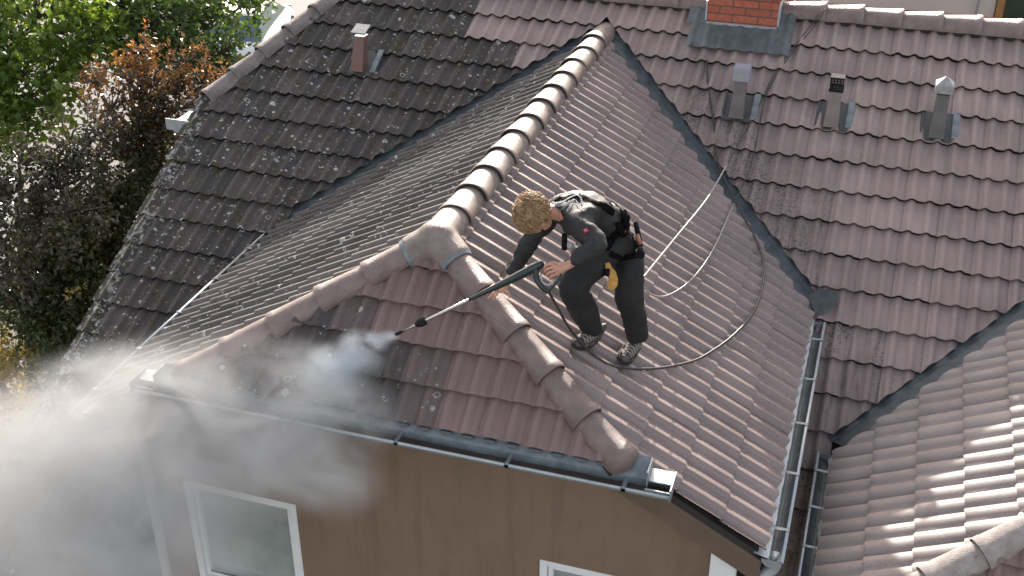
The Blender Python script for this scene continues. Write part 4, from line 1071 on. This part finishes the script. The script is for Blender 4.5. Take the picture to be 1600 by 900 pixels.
# ------------------------------------------------------------------ spray gun and lance
M['gun'] = mat('gun', (.018, .03, .03), .35, var=.2, vscale=20)
M['steel'] = mat('steel', (.55, .54, .52), .25, metal=.9)
gun = empty('spray_lance', (0.9349, -0.5901, 0.1919), 'dark pressure-washer gun with long steel lance held over the roof hip', 'spray lance')
g0, g1, g2, g3 = V((0.921, -0.5594, 0.2497)), V((0.7783, -0.59, 0.1558)), V((0.5922, -0.6254, 0.0371)), V((0.4644, -0.6531, -0.0402))
bm = bmesh.new(); up_ = Y_
sweep(bm, smooth_path([g0, g0.lerp(g1, .12), g0.lerp(g1, .45), g1, g2, g3], 5), circ(.030, 12, .030), up=up_, scale=[a for a in np.interp(np.linspace(0, 5, 26), [0, 1, 2, 3, 4, 5], [.45, .85, 1.05, .95, .62, .34])])
finish('gun_body', bm, M['gun'], gun, smooth=True)
bm = bmesh.new()
sweep(bm, smooth_path([(0.8827, -0.5812, 0.2143), (0.8893, -0.6011, 0.1583), (0.9247, -0.6076, 0.1089), (0.964, -0.6003, 0.0799)], 5), circ(.017, 8), up=up_, scale=[a for a in np.interp(np.linspace(0, 3, 16), [0, 1, 2, 3], [1.3, 1, 1, 1.1])])
sweep(bm, smooth_path([(0.9646, -0.6022, 0.0765), (0.9916, -0.5838, 0.1122), (1.0249, -0.5594, 0.1546), (1.0313, -0.5407, 0.1819)], 5), circ(.010, 8), up=up_)
sweep(bm, smooth_path([(0.9334, -0.5596, 0.2429), (0.9738, -0.5569, 0.2258), (1.0149, -0.5552, 0.1868)], 5), circ(.017, 8), up=up_)
finish('gun_grip', bm, M['gun'], gun, smooth=True)
bm = bmesh.new(); sweep(bm, smooth_path([(0.9126, -0.584, 0.1938), (0.926, -0.5996, 0.1412), (0.9691, -0.5915, 0.1215), (1.0024, -0.5666, 0.1546)], 4), circ(.006, 6), up=up_); finish('trigger', bm, M['strap'], gun, smooth=True)
n1, n2 = V((0.1867, -0.7234, -0.2073)), V((0.1298, -0.739, -0.2425)); tip = V((0.0183, -0.7565, -0.3116))
bm = bmesh.new(); sweep(bm, [g3, n1, tip], circ(.0085, 9)); finish('lance_tube', bm, M['steel'], gun, smooth=True)
bm = bmesh.new(); sweep(bm, [n1 + (n1 - n2) * .1, n1, n1.lerp(n2, .5), n2], circ(.028, 10), scale=[.5, 1, 1.05, .6]); finish('nozzle_guard', bm, M['rubber'], gun, smooth=True)
bm = bmesh.new(); dl_ = (tip - n2).normalized(); sweep(bm, [tip - dl_ * .02, tip + dl_ * .03], circ(.012, 8)); finish('nozzle', bm, M['rubber'], gun, smooth=True)

# ------------------------------------------------------------------ ground, road, neighbour house, car
def ground_mat():
    m = bpy.data.materials.new('ground'); m.use_nodes = True; t = m.node_tree; b = t.nodes['Principled BSDF']; b.inputs['Roughness'].default_value = .9
    tc = nd(t, 'ShaderNodeTexCoord'); n = nd(t, 'ShaderNodeTexNoise'); n.inputs['Scale'].default_value = .35; n.inputs['Detail'].default_value = 8; t.links.new(tc.outputs['Object'], n.inputs[0])
    r = nd(t, 'ShaderNodeValToRGB'); e = r.color_ramp.elements; e[0].position = .35; e[1].position = .65; e[0].color = (.045, .06, .02, 1); e[1].color = (.15, .12, .07, 1)
    t.links.new(n.outputs[0], r.inputs[0]); t.links.new(r.outputs[0], b.inputs['Base Color']); return m
M['ground'] = ground_mat(); M['road'] = mat('road', (.13, .127, .125), .85, col2=(.17, .166, .163), vscale=.6, bump=.2, bscale=30)
M['paving'] = mat('paving', (.155, .15, .145), .85, col2=(.21, .205, .195), vscale=1.4); M['kerb'] = mat('kerb', (.33, .32, .30), .85, var=.15)
def sheet(name, pts, z, m, kind='structure'):
    bm = bmesh.new(); bm.faces.new([bm.verts.new((x, y, z)) for x, y in pts]); o = finish(name, bm, m); tag(o, kind=kind); return o
sheet('ground', [(-150, -60), (150, -60), (150, 250), (-150, 250)], GROUND - .01, M['ground'])
rd = V((-.26, .966, 0)).normalized(); rn = V((rd.y, -rd.x, 0)); rc = V((-16.2, 22, 0))
def strip(name, a, b_, z, m, l0=-60, l1=90):
    p = [rc + rn * a + rd * l0, rc + rn * b_ + rd * l0, rc + rn * b_ + rd * l1, rc + rn * a + rd * l1]
    return sheet(name, [(q.x, q.y) for q in p], z, m)
strip('road', -3.2, 3.2, GROUND + .004, M['road']); strip('pavement', 3.35, 5.6, GROUND + .125, M['paving']); strip('pavement', -6.5, -3.35, GROUND + .125, M['paving'])
strip('forecourt', 5.6, 10.6, GROUND + .008, M['paving'], -22, 70)
strip('parking', -14, -6.5, GROUND + .006, M['road'], -40, 60)
for a in (3.2, -3.35):
    bm = bmesh.new(); c = rc + rn * (a + .075); 
    sweep(bm, [c + rd * -60 + V((0, 0, GROUND + .06)), c + rd * 90 + V((0, 0, GROUND + .06))], [(-.075, -.07), (.075, -.07), (.075, .07), (-.075, .07)]); tag(finish('kerb', bm, M['kerb']), kind='structure')
# paving joints as shallow real grooves
bm = bmesh.new()
for k in range(70):
    c = rc + rn * 4.475 + rd * (-20 + k * .6) + V((0, 0, GROUND + .13)); sweep(bm, [c - rn * 1.1, c + rn * 1.1], [(-.012, -.002), (.012, -.002), (.012, .002), (-.012, .002)])
tag(finish('pavement_joints', bm, M['leadpale']), kind='structure')

def neighbour():
    b = empty('neighbour_house', (4.5, 20, GROUND), 'pale plastered building with a red roof edge beyond the main ridge', 'building')
    M['plaster'] = mat('plaster', (.55, .53, .46), .9, var=.05, vscale=.7); M['redband'] = mat('redband', (.42, .10, .06), .7, var=.15)
    M['wood'] = mat('wood', (.36, .20, .07), .6, var=.2)
    x0, x1, y0, y1 = -2.5, 4.42, 14.65, 22
    bm = bmesh.new(); box(bm, ((x0 + x1) / 2, (y0 + y1) / 2, (GROUND - .9) / 2), (x1 - x0, y1 - y0, -.9 - GROUND)); finish('wall', bm, M['plaster'], b)
    bm = bmesh.new(); box(bm, ((x0 + x1) / 2, y0 - .22, -2.47), (x1 - x0 + .1, .42, .20)); finish('balcony_edge', bm, M['redband'], b)
    bm = bmesh.new(); box(bm, (x1 + .08, y0 + .02, -3.4), (.12, .14, 5.2)); finish('post', bm, M['wood'], b)
    bm = bmesh.new(); sweep(bm, smooth_path([(x1 - .06, y0 - .06, -1.65), (x1 - .22, y0 - .06, -1.8), (x1 - .27, y0 - .06, -2.0), (x1 - .29, y0 - .06, -2.42)], 4), circ(.018, 6)); finish('pipe', bm, M['zinc'], b)
    M['screen_green'] = mat('screen_green', (.055, .075, .05), .9, col2=(.03, .045, .03), vscale=1.2)  # mottled dark green, the screen wall's own colour
    bm = bmesh.new(); prism = [(4.6, -6.8), (12, -6.8), (12, 0), (4.6, 0)]
    box(bm, (8.6, 17.5, -3.4), (7.9, .3, 6.8)); h = finish('garden_fence', bm, M['screen_green']); tag(h, 'dark green screen wall right of the pale building', 'fence')
neighbour()

def car():
    """saloon seen from above and behind, built from lofted body sections"""
    c0 = V((-13.55, 20.6, GROUND)); 
    car_ = empty('parked_car', c0, 'white car parked on the street behind the roof edge and trees', 'car')
    f = rd; s_ = rn; up = V((0, 0, 1))
    M['carpaint'] = mat('carpaint', (.75, .78, .80), .25, coat=.6); M['carglass'] = mat('carglass', (.05, .11, .13), .05, spec=1); M['tyre'] = mat('tyre', (.02, .02, .02), .8)
    prof_ = [(-2.1, .35, .62, .78), (-2.05, .32, .88, .82), (-1.5, .30, .98, .86), (-.9, .30, 1.0, .87), (.5, .30, .98, .87), (1.2, .30, .90, .86), (1.9, .32, .76, .80), (2.1, .38, .60, .72)]
    bm = bmesh.new(); prev = None
    for x, zl, zh, hw in prof_:
        sec = [(-hw, zl), (-hw - .02, (zl + zh) / 2), (-hw + .06, zh - .03), (-hw * .6, zh + .02), (0, zh + .035), (hw * .6, zh + .02), (hw - .06, zh - .03), (hw + .02, (zl + zh) / 2), (hw, zl)]
        cur = [bm.verts.new(c0 + f * x + s_ * a + up * z) for a, z in sec]
        if prev:
            for k in range(8): bm.faces.new((prev[k], prev[k + 1], cur[k + 1], cur[k]))
            bm.faces.new((prev[8], prev[0], cur[0], cur[8]))
        else: bm.faces.new(cur)
        prev = cur
    bm.faces.new(prev[::-1]); finish('body', bm, M['carpaint'], car_, smooth=True, bevel=0)
    def cab(name, x0, x1, x2, x3, z0, z1, w0, w1, m):
        bm = bmesh.new(); lo = [bm.verts.new(c0 + f * a + s_ * b_ + up * z0) for a, b_ in ((x0, -w0), (x3, -w0), (x3, w0), (x0, w0))]; hi = [bm.verts.new(c0 + f * a + s_ * b_ + up * z1) for a, b_ in ((x1, -w1), (x2, -w1), (x2, w1), (x1, w1))]
        for k in range(4): bm.faces.new((lo[k], lo[(k + 1) % 4], hi[(k + 1) % 4], hi[k]))
        bm.faces.new(hi); return finish(name, bm, m, car_, bevel=.03)
    cab('window', -1.85, -1.2, .25, 1.1, .95, 1.42, .80, .60, M['carglass']); cab('roof', -1.22, -1.15, .2, .3, 1.40, 1.47, .63, .58, M['carpaint'])
    for x in (-1.35, 1.35):
        for a in (-1, 1):
            bm = bmesh.new(); bmesh.ops.create_cone(bm, cap_ends=True, segments=20, radius1=.32, radius2=.32, depth=.2, matrix=Matrix.Translation(c0 + f * x + s_ * (a * .78) + up * .32) @ s_.to_track_quat('Z', 'Y').to_matrix().to_4x4())
            wh = finish('wheel', bm, M['tyre'], car_)
            bm = bmesh.new(); bmesh.ops.create_cone(bm, cap_ends=True, segments=16, radius1=.19, radius2=.16, depth=.03, matrix=Matrix.Translation(c0 + f * x + s_ * (a * .89) + up * .32) @ (s_ * a).to_track_quat('Z', 'Y').to_matrix().to_4x4()); finish('rim', bm, M['steel'], wh)
    for a in (-1, 1):
        for x, nm, m in ((2.08, 'headlight', M['glass']), (-2.08, 'tail_light', M['red'])):
            bm = bmesh.new(); box(bm, c0 + f * x + s_ * (a * .6) + up * .68, (.25, .1, .12)); finish(nm, bm, m, car_, bevel=.02)
car()
bm = bmesh.new(); lp = V((-15.6269, 22.4946, -6.8)); sweep(bm, [lp, lp + V((0, 0, 2.5)), lp + V((0, 0, 5))], circ(.055, 8), scale=[1.2, 1, .8])
lamp = empty('street_lamp', lp, 'slim grey street lamp post beside the road behind the trees', 'street lamp'); finish('pole', bm, M['zinc'], lamp, smooth=True)
bm = bmesh.new(); box(bm, lp + V((.25, 0, 5.05)), (.6, .2, .1)); finish('lamp_head', bm, M['zinc'], lamp, bevel=.03)

# ------------------------------------------------------------------ trees and shrubs
def leaf_mat(name, cols, trans=.35, rough=.5):
    m = bpy.data.materials.new(name); m.use_nodes = True; t = m.node_tree; b = t.nodes['Principled BSDF']; out = t.nodes['Material Output']
    at = nd(t, 'ShaderNodeAttribute'); at.attribute_name = 'leaf'; sp = nd(t, 'ShaderNodeSeparateColor'); t.links.new(at.outputs['Color'], sp.inputs[0])
    r = nd(t, 'ShaderNodeValToRGB'); r.color_ramp.interpolation = 'LINEAR'
    while len(r.color_ramp.elements) < len(cols): r.color_ramp.elements.new(.5)
    for i, c in enumerate(cols): r.color_ramp.elements[i].position = i / (len(cols) - 1); r.color_ramp.elements[i].color = (*c, 1)
    t.links.new(sp.outputs[0], r.inputs[0]); t.links.new(r.outputs[0], b.inputs['Base Color']); b.inputs['Roughness'].default_value = rough
    tr = nd(t, 'ShaderNodeBsdfTranslucent'); mx = nd(t, 'ShaderNodeMixShader'); mx.inputs[0].default_value = trans
    mu = nd(t, 'ShaderNodeMix'); mu.data_type = 'RGBA'; mu.blend_type = 'MULTIPLY'; mu.inputs[0].default_value = 1; mu.inputs[7].default_value = (1.5, 1.35, .7, 1); t.links.new(r.outputs[0], mu.inputs[6]); t.links.new(mu.outputs[2], tr.inputs[0])
    t.links.new(b.outputs[0], mx.inputs[1]); t.links.new(tr.outputs[0], mx.inputs[2]); t.links.new(mx.outputs[0], out.inputs[0]); return m
M['l_green'] = leaf_mat('l_green', [(.05, .10, .018), (.09, .16, .025), (.13, .21, .04), (.17, .24, .06)], .45)
M['l_deep'] = leaf_mat('l_deep', [(.025, .055, .018), (.045, .09, .026), (.07, .12, .035), (.10, .155, .05)], .35)
M['l_plum'] = leaf_mat('l_plum', [(.028, .034, .022), (.05, .05, .038), (.075, .068, .05), (.11, .13, .075)], .22, .25)
M['l_orange'] = leaf_mat('l_orange', [(.035, .045, .02), (.06, .042, .03), (.10, .055, .03), (.28, .125, .035)], .4, .3)
M['l_shrub'] = leaf_mat('l_shrub', [(.026, .038, .02), (.045, .062, .026), (.065, .09, .034), (.11, .13, .045)], .3, .4)
M['l_yellow'] = leaf_mat('l_yellow', [(.15, .15, .04), (.22, .21, .06), (.30, .25, .09), (.38, .31, .14)], .4)
M['bark'] = mat('bark', (.07, .055, .045), .9, var=.3, bump=.5)
def tree(name, base, clumps, leaf, nleaf, lm, label, cat='tree', seed=1, trunk_r=.13, gap=.5, group='trees and shrubs left of the house', elong=1.7):
    """clumps: (centre, radius) ellipsoids of foliage; leaves sit on twigs spread through them"""
    g = np.random.default_rng(seed); base = V(base)
    root = empty(name, base, label, cat, group)
    bm = bmesh.new(); top = V((0, 0, 0)); tot = sum(r ** 2 for c, r in clumps)
    for c, r in clumps: top += V(c) * (r ** 2 / tot)
    fork = base.lerp(top, .45); fork.x = base.x + (fork.x - base.x) * .5; fork.y = base.y + (fork.y - base.y) * .5
    sweep(bm, smooth_path([base, base.lerp(fork, .5) + V((.06, .04, 0)), fork], 4), circ(trunk_r, 9), scale=[1.25 - .5 * i / 8 for i in range(9)])
    twigs = []
    for c, r in clumps:
        c = V(c); mid_ = fork.lerp(c, .5) + V((g.uniform(-.15, .15), g.uniform(-.15, .15), .12))
        sweep(bm, smooth_path([fork, mid_, c], 4), circ(trunk_r * .5, 6), scale=[1 - .75 * i / 8 for i in range(9)])
        for _ in range(int(7 + r * 10)):
            d = V(g.normal(size=3)).normalized(); d.z = abs(d.z) * .8 + d.z * .2; e = c + d * r * g.uniform(.75, 1.1)
            q = [c + d * r * .15, c + d * r * .5 + V(g.normal(size=3)) * r * .08, e]; twigs.append((q, r))
            sweep(bm, q, circ(trunk_r * .11, 4), scale=[1.2, .8, .3], cap=False)
    finish('trunk', bm, M['bark'], root, smooth=True)
    # sprays: little groups of leaves along short shoots
    vol = np.array([r ** 2.2 for c, r in clumps]); prob = vol / vol.sum(); per = 9; ns = nleaf // per
    P_, D_, Cc = [], [], []
    ci = g.choice(len(clumps), ns, p=prob)
    for k in range(ns):
        c, r = clumps[ci[k]]; c = np.array(c)
        d = g.normal(size=3); d /= np.linalg.norm(d); rad = r * (g.uniform(.25, 1) ** .45)
        p = c + d * rad * np.array([1, 1, .85])
        nz = noise.noise(V(p * (1.6 / max(r, .5))) + V((seed * 3.1, 0, 0)))
        if nz < gap * .5 - .25 and g.uniform() < .85: continue
        sd_ = d * .6 + g.normal(size=3) * .5 + np.array([0, 0, .25]); sd_ /= np.linalg.norm(sd_); tone = .5 + .5 * noise.noise(V(p * 1.3)) + g.normal() * .1
        ln = leaf * g.uniform(3.0, 5.5)
        for j in range(per):
            P_.append(p + sd_ * ln * (j / per - .3) + g.normal(size=3) * leaf * .45); dd_ = sd_ * .5 + g.normal(size=3) * .7; D_.append(dd_ / np.linalg.norm(dd_)); Cc.append(tone + g.normal() * .16)
    P_ = np.array(P_); D_ = np.array(D_); n = len(P_); Nn = g.normal(size=(n, 3)) * .75 + np.array([0, 0, .9]); S_ = np.cross(D_, Nn); S_ /= np.linalg.norm(S_, axis=1)[:, None] + 1e-9; U_ = np.cross(S_, D_)
    sz = (leaf * g.uniform(.7, 1.35, n))[:, None]; a0 = P_ - D_ * sz * .5; a2 = P_ + D_ * sz * .5 - U_ * sz * .08; a1 = P_ + S_ * sz / elong * .5 + U_ * sz * .10; a3 = P_ - S_ * sz / elong * .5 + U_ * sz * .10
    a1 -= D_ * sz * .05; a3 -= D_ * sz * .05
    co = np.stack([a0, a1, a2, a3], 1).reshape(-1, 3); idx = np.arange(n)[:, None] * 4
    fc = np.concatenate([idx + np.array([0, 1, 2]), idx + np.array([0, 2, 3])]).astype(int)
    me = bpy.data.meshes.new('crown'); me.from_pydata(co.tolist(), [], fc.tolist())
    cl = me.color_attributes.new('leaf', 'FLOAT_COLOR', 'POINT'); cc = np.clip(np.repeat(np.array(Cc), 4), 0, 1); cl.data.foreach_set('color', np.stack([cc, cc, cc, np.ones_like(cc)], 1).astype(np.float32).ravel())
    link('crown', me, lm, root)
    return root
tree('maple_tree', (-14.8948, 10.0726, -6.8), [((-9.6672, 6.7357, -1.5666), .95), ((-8.9439, 7.042, -1.4486), .95), ((-8.5209, 7.2861, -1.6719), .75), ((-8.8099, 6.2719, -1.9865), .75), ((-8.3635, 6.2031, -2.3371), .55), ((-8.7386, 5.7435, -2.4931), .6), ((-8.7851, 8.2492, -1.5456), .7), ((-9.4222, 5.8326, -2.1824), .9)],
     .115, 15000, M['l_green'], 'bright green broadleaf tree filling the top left corner', seed=2, gap=.55, elong=1.3)
tree('lime_tree', (-12.0722, 13.2642, -6.8), [((-8.2677, 8.3907, -1.5887), .6), ((-7.7669, 8.4241, -1.8004), .75), ((-7.2421, 8.5423, -1.8856), .6), ((-7.7146, 7.9819, -2.1552), .5), ((-6.653, 8.1475, -2.0493), .42), ((-6.7599, 8.0126, -2.214), .35), ((-8.3398, 8.1364, -1.9678), .5), ((-6.6959, 8.9137, -1.5664), .4), ((-7.8634, 9.2225, -1.4353), .8)],
     .10, 11000, M['l_deep'], 'deep green tree between the bright green tree and the street', seed=5, gap=.6, elong=1.4)
tree('copper_tree', (-9.9581, 10.2077, -6.8), [((-6.1564, 5.4705, -1.1238), .28), ((-6.1013, 5.1191, -1.3312), .34), ((-5.7824, 5.1596, -1.4343), .36), ((-5.5663, 5.5978, -1.2288), .30), ((-5.3329, 5.5254, -1.4718), .34), ((-5.4454, 5.1436, -1.64), .40), ((-5.7825, 4.8738, -1.7042), .36), ((-5.8366, 4.6346, -1.8686), .32), ((-5.4702, 4.8506, -1.9084), .34), ((-5.2946, 5.6307, -1.7183), .3), ((-6.2351, 4.8885, -1.6385), .3), ((-6.0527, 4.5591, -2.0771), .32), ((-5.6437, 4.7256, -2.2207), .3), ((-6.5969, 5.1383, -1.4348), .25)],
     .066, 13500, M['l_orange'], 'small copper and orange leaved tree next to the roof corner gutter', seed=9, gap=.75, elong=1.7)
tree('plum_tree', (-9.518, 6.1738, -6.8), [((-6.4021, 3.3037, -1.7581), .40), ((-6.0518, 3.7453, -1.6184), .40), ((-5.8479, 4.0845, -1.5689), .32), ((-6.2457, 2.9733, -1.9849), .42), ((-5.9782, 3.2878, -2.0099), .42), ((-5.6916, 3.7065, -1.8738), .38), ((-6.2592, 2.7808, -2.2939), .42), ((-5.926, 2.7943, -2.449), .40), ((-6.6659, 2.7624, -2.1077), .5), ((-5.6407, 3.1878, -2.1542), .4), ((-6.1489, 2.5529, -2.7267), .35)],
     .080, 12500, M['l_plum'], 'dark purple plum tree with loose twigs over the pale road', seed=12, gap=.9, elong=1.8)
tree('dense_shrub', (-8.2727, 5.45, -6.8), [((-5.7534, 4.3741, -2.3407), .45), ((-5.7565, 4.6892, -2.2205), .34), ((-6.09, 4.019, -2.7446), .50), ((-5.6606, 4.0637, -2.7001), .48), ((-6.1228, 3.5978, -3.0197), .52), ((-5.7205, 3.7277, -3.0205), .46), ((-6.3261, 3.35, -3.3185), .50), ((-5.8514, 3.372, -3.3355), .52), ((-6.541, 3.1388, -3.5508), .45), ((-6.0779, 3.0777, -3.6982), .5), ((-6.7722, 3.1047, -3.4839), .4), ((-6.5382, 3.3827, -3.1519), .4), ((-5.8857, 2.851, -3.9733), .5), ((-5.7123, 5.002, -2.1294), .3)],
     .075, 24000, M['l_shrub'], 'dense dark green shrub hugging the left verge of the roof', cat='shrub', seed=21, gap=.2, elong=1.6)
tree('autumn_shrub', (-8.872, 4.5683, -6.8), [((-7.6533, 3.7727, -4.312), .22), ((-7.3261, 3.4393, -4.6346), .48), ((-7.0709, 3.5867, -4.5283), .34), ((-7.5107, 3.2063, -4.9189), .5), ((-5.5409, 2.7574, -2.9141), .07), ((-6.845, 3.5474, -4.3141), .3)],
     .06, 5200, M['l_yellow'], 'sunlit yellow-green shrub in the lower left by the path', cat='shrub', seed=31, gap=.3, elong=1.5, trunk_r=.06)
sheet('path', [(p[0], p[1]) for p in ((-10.5144, 2.4918, -6.8), (-9.4193, 6.2054, -6.8), (-7.7916, 5.2537, -6.8), (-7.2043, 1.1522, -6.8))], GROUND + .012, M['paving'])

# ------------------------------------------------------------------ drifting spray
BL = [((-2.2522, -1.311, -1.3704), (1.1, .75, .7)), ((-1.5375, -1.3316, -1.1861), (1.1, .8, .85)), ((-0.9134, -1.0787, -0.9034), (.85, .6, .62)), ((-2.3579, -1.733, -1.8075), (1.1, .8, .8)), ((-1.5, -0.9181, -0.926), (.75, .55, .42)), ((-0.551, -1.0015, -0.6703), (.42, .38, .34)), ((-0.5759, -1.3054, -1.0563), (.6, .45, .42)), ((-2.8898, -1.529, -1.5884), (.8, .7, .8)), ((-1.5687, -1.661, -1.7104), (1.0,.7,.6)), ((-0.2219, -1.1336, -0.7631), (.45,.36,.38)), ((-0.2243, -1.3707, -1.0515), (.42,.34,.36)), ((-2.0078, -1.0428, -1.06), (.75,.55,.45))]
JET = [((-0.2311, -0.8185, -0.4803), (.22, .16, .20)), ((-0.0594, -0.768, -0.349), (.10, .07, .055)), ((-0.0301, -0.7609, -0.3329), (.06, .045, .035)), ((-0.1326, -0.7914, -0.3883), (.12, .09, .09)), ((-0.3977, -0.9299, -0.6343), (.28, .22, .28))]
def mist_obj(name, blobs, dens, col, nscale, label, cat, lo, hi, aniso, vox=.09):
    bm = bmesh.new()
    for c, r in blobs: bmesh.ops.create_icosphere(bm, subdivisions=3, radius=1, matrix=Matrix.Translation(c) @ Matrix.Diagonal((*[a * 1.02 for a in r], 1)))
    m = bpy.data.materials.new(name); m.use_nodes = True; t = m.node_tree; t.nodes.remove(t.nodes['Principled BSDF']); out = t.nodes['Material Output']; L = t.links.new
    g = nd(t, 'ShaderNodeNewGeometry'); acc = None
    for c, r in blobs:
        s_ = nd(t, 'ShaderNodeVectorMath'); s_.operation = 'SUBTRACT'; L(g.outputs['Position'], s_.inputs[0]); s_.inputs[1].default_value = c
        d = nd(t, 'ShaderNodeVectorMath'); d.operation = 'DIVIDE'; L(s_.outputs[0], d.inputs[0]); d.inputs[1].default_value = r
        l = nd(t, 'ShaderNodeVectorMath'); l.operation = 'LENGTH'; L(d.outputs[0], l.inputs[0])
        mr_ = nd(t, 'ShaderNodeMapRange'); mr_.interpolation_type = 'SMOOTHSTEP'; mr_.inputs[1].default_value = 1.0; mr_.inputs[2].default_value = .15; L(l.outputs['Value'], mr_.inputs[0])
        if acc is None: acc = mr_.outputs[0]
        else:
            a = nd(t, 'ShaderNodeMath'); a.operation = 'ADD'; L(acc, a.inputs[0]); L(mr_.outputs[0], a.inputs[1]); acc = a.outputs[0]
    mp = nd(t, 'ShaderNodeMapping'); mp.inputs['Rotation'].default_value = (0, R(-25), R(20)); mp.inputs['Scale'].default_value = (.75, 1, 1.25); L(g.outputs['Position'], mp.inputs[0])
    n = nd(t, 'ShaderNodeTexNoise'); n.inputs['Scale'].default_value = nscale; n.inputs['Detail'].default_value = 5; n.inputs['Roughness'].default_value = .62; n.inputs['Distortion'].default_value = .9; L(mp.outputs[0], n.inputs['Vector'])
    r_ = nd(t, 'ShaderNodeMapRange'); r_.inputs[1].default_value = lo; r_.inputs[2].default_value = hi; L(n.outputs[0], r_.inputs[0])
    a = nd(t, 'ShaderNodeMath'); a.operation = 'MULTIPLY'; L(acc, a.inputs[0]); L(r_.outputs[0], a.inputs[1])
    b = nd(t, 'ShaderNodeMath'); b.operation = 'MULTIPLY'; L(a.outputs[0], b.inputs[0]); b.inputs[1].default_value = dens
    v = nd(t, 'ShaderNodeVolumePrincipled'); v.inputs['Color'].default_value = (*col, 1); v.inputs['Anisotropy'].default_value = aniso; L(b.outputs[0], v.inputs['Density']); L(v.outputs[0], out.inputs['Volume'])
    o = finish(name, bm, m); md = o.modifiers.new('r', 'REMESH'); md.mode = 'VOXEL'; md.voxel_size = vox
    tag(o, label, cat, kind='stuff'); return o
mist_obj('spray_mist', BL, 3.0, (.69, .695, .69), 2.4, 'pale cloud of drifting spray in front of the wall and lower left roof', 'mist', .34, .64, -.35)
mist_obj('spray_jet', JET, 9, (.86, .94, 1.0), 6, 'bluish burst of water spray leaving the lance nozzle', 'water spray', .30, .62, .1, .03)
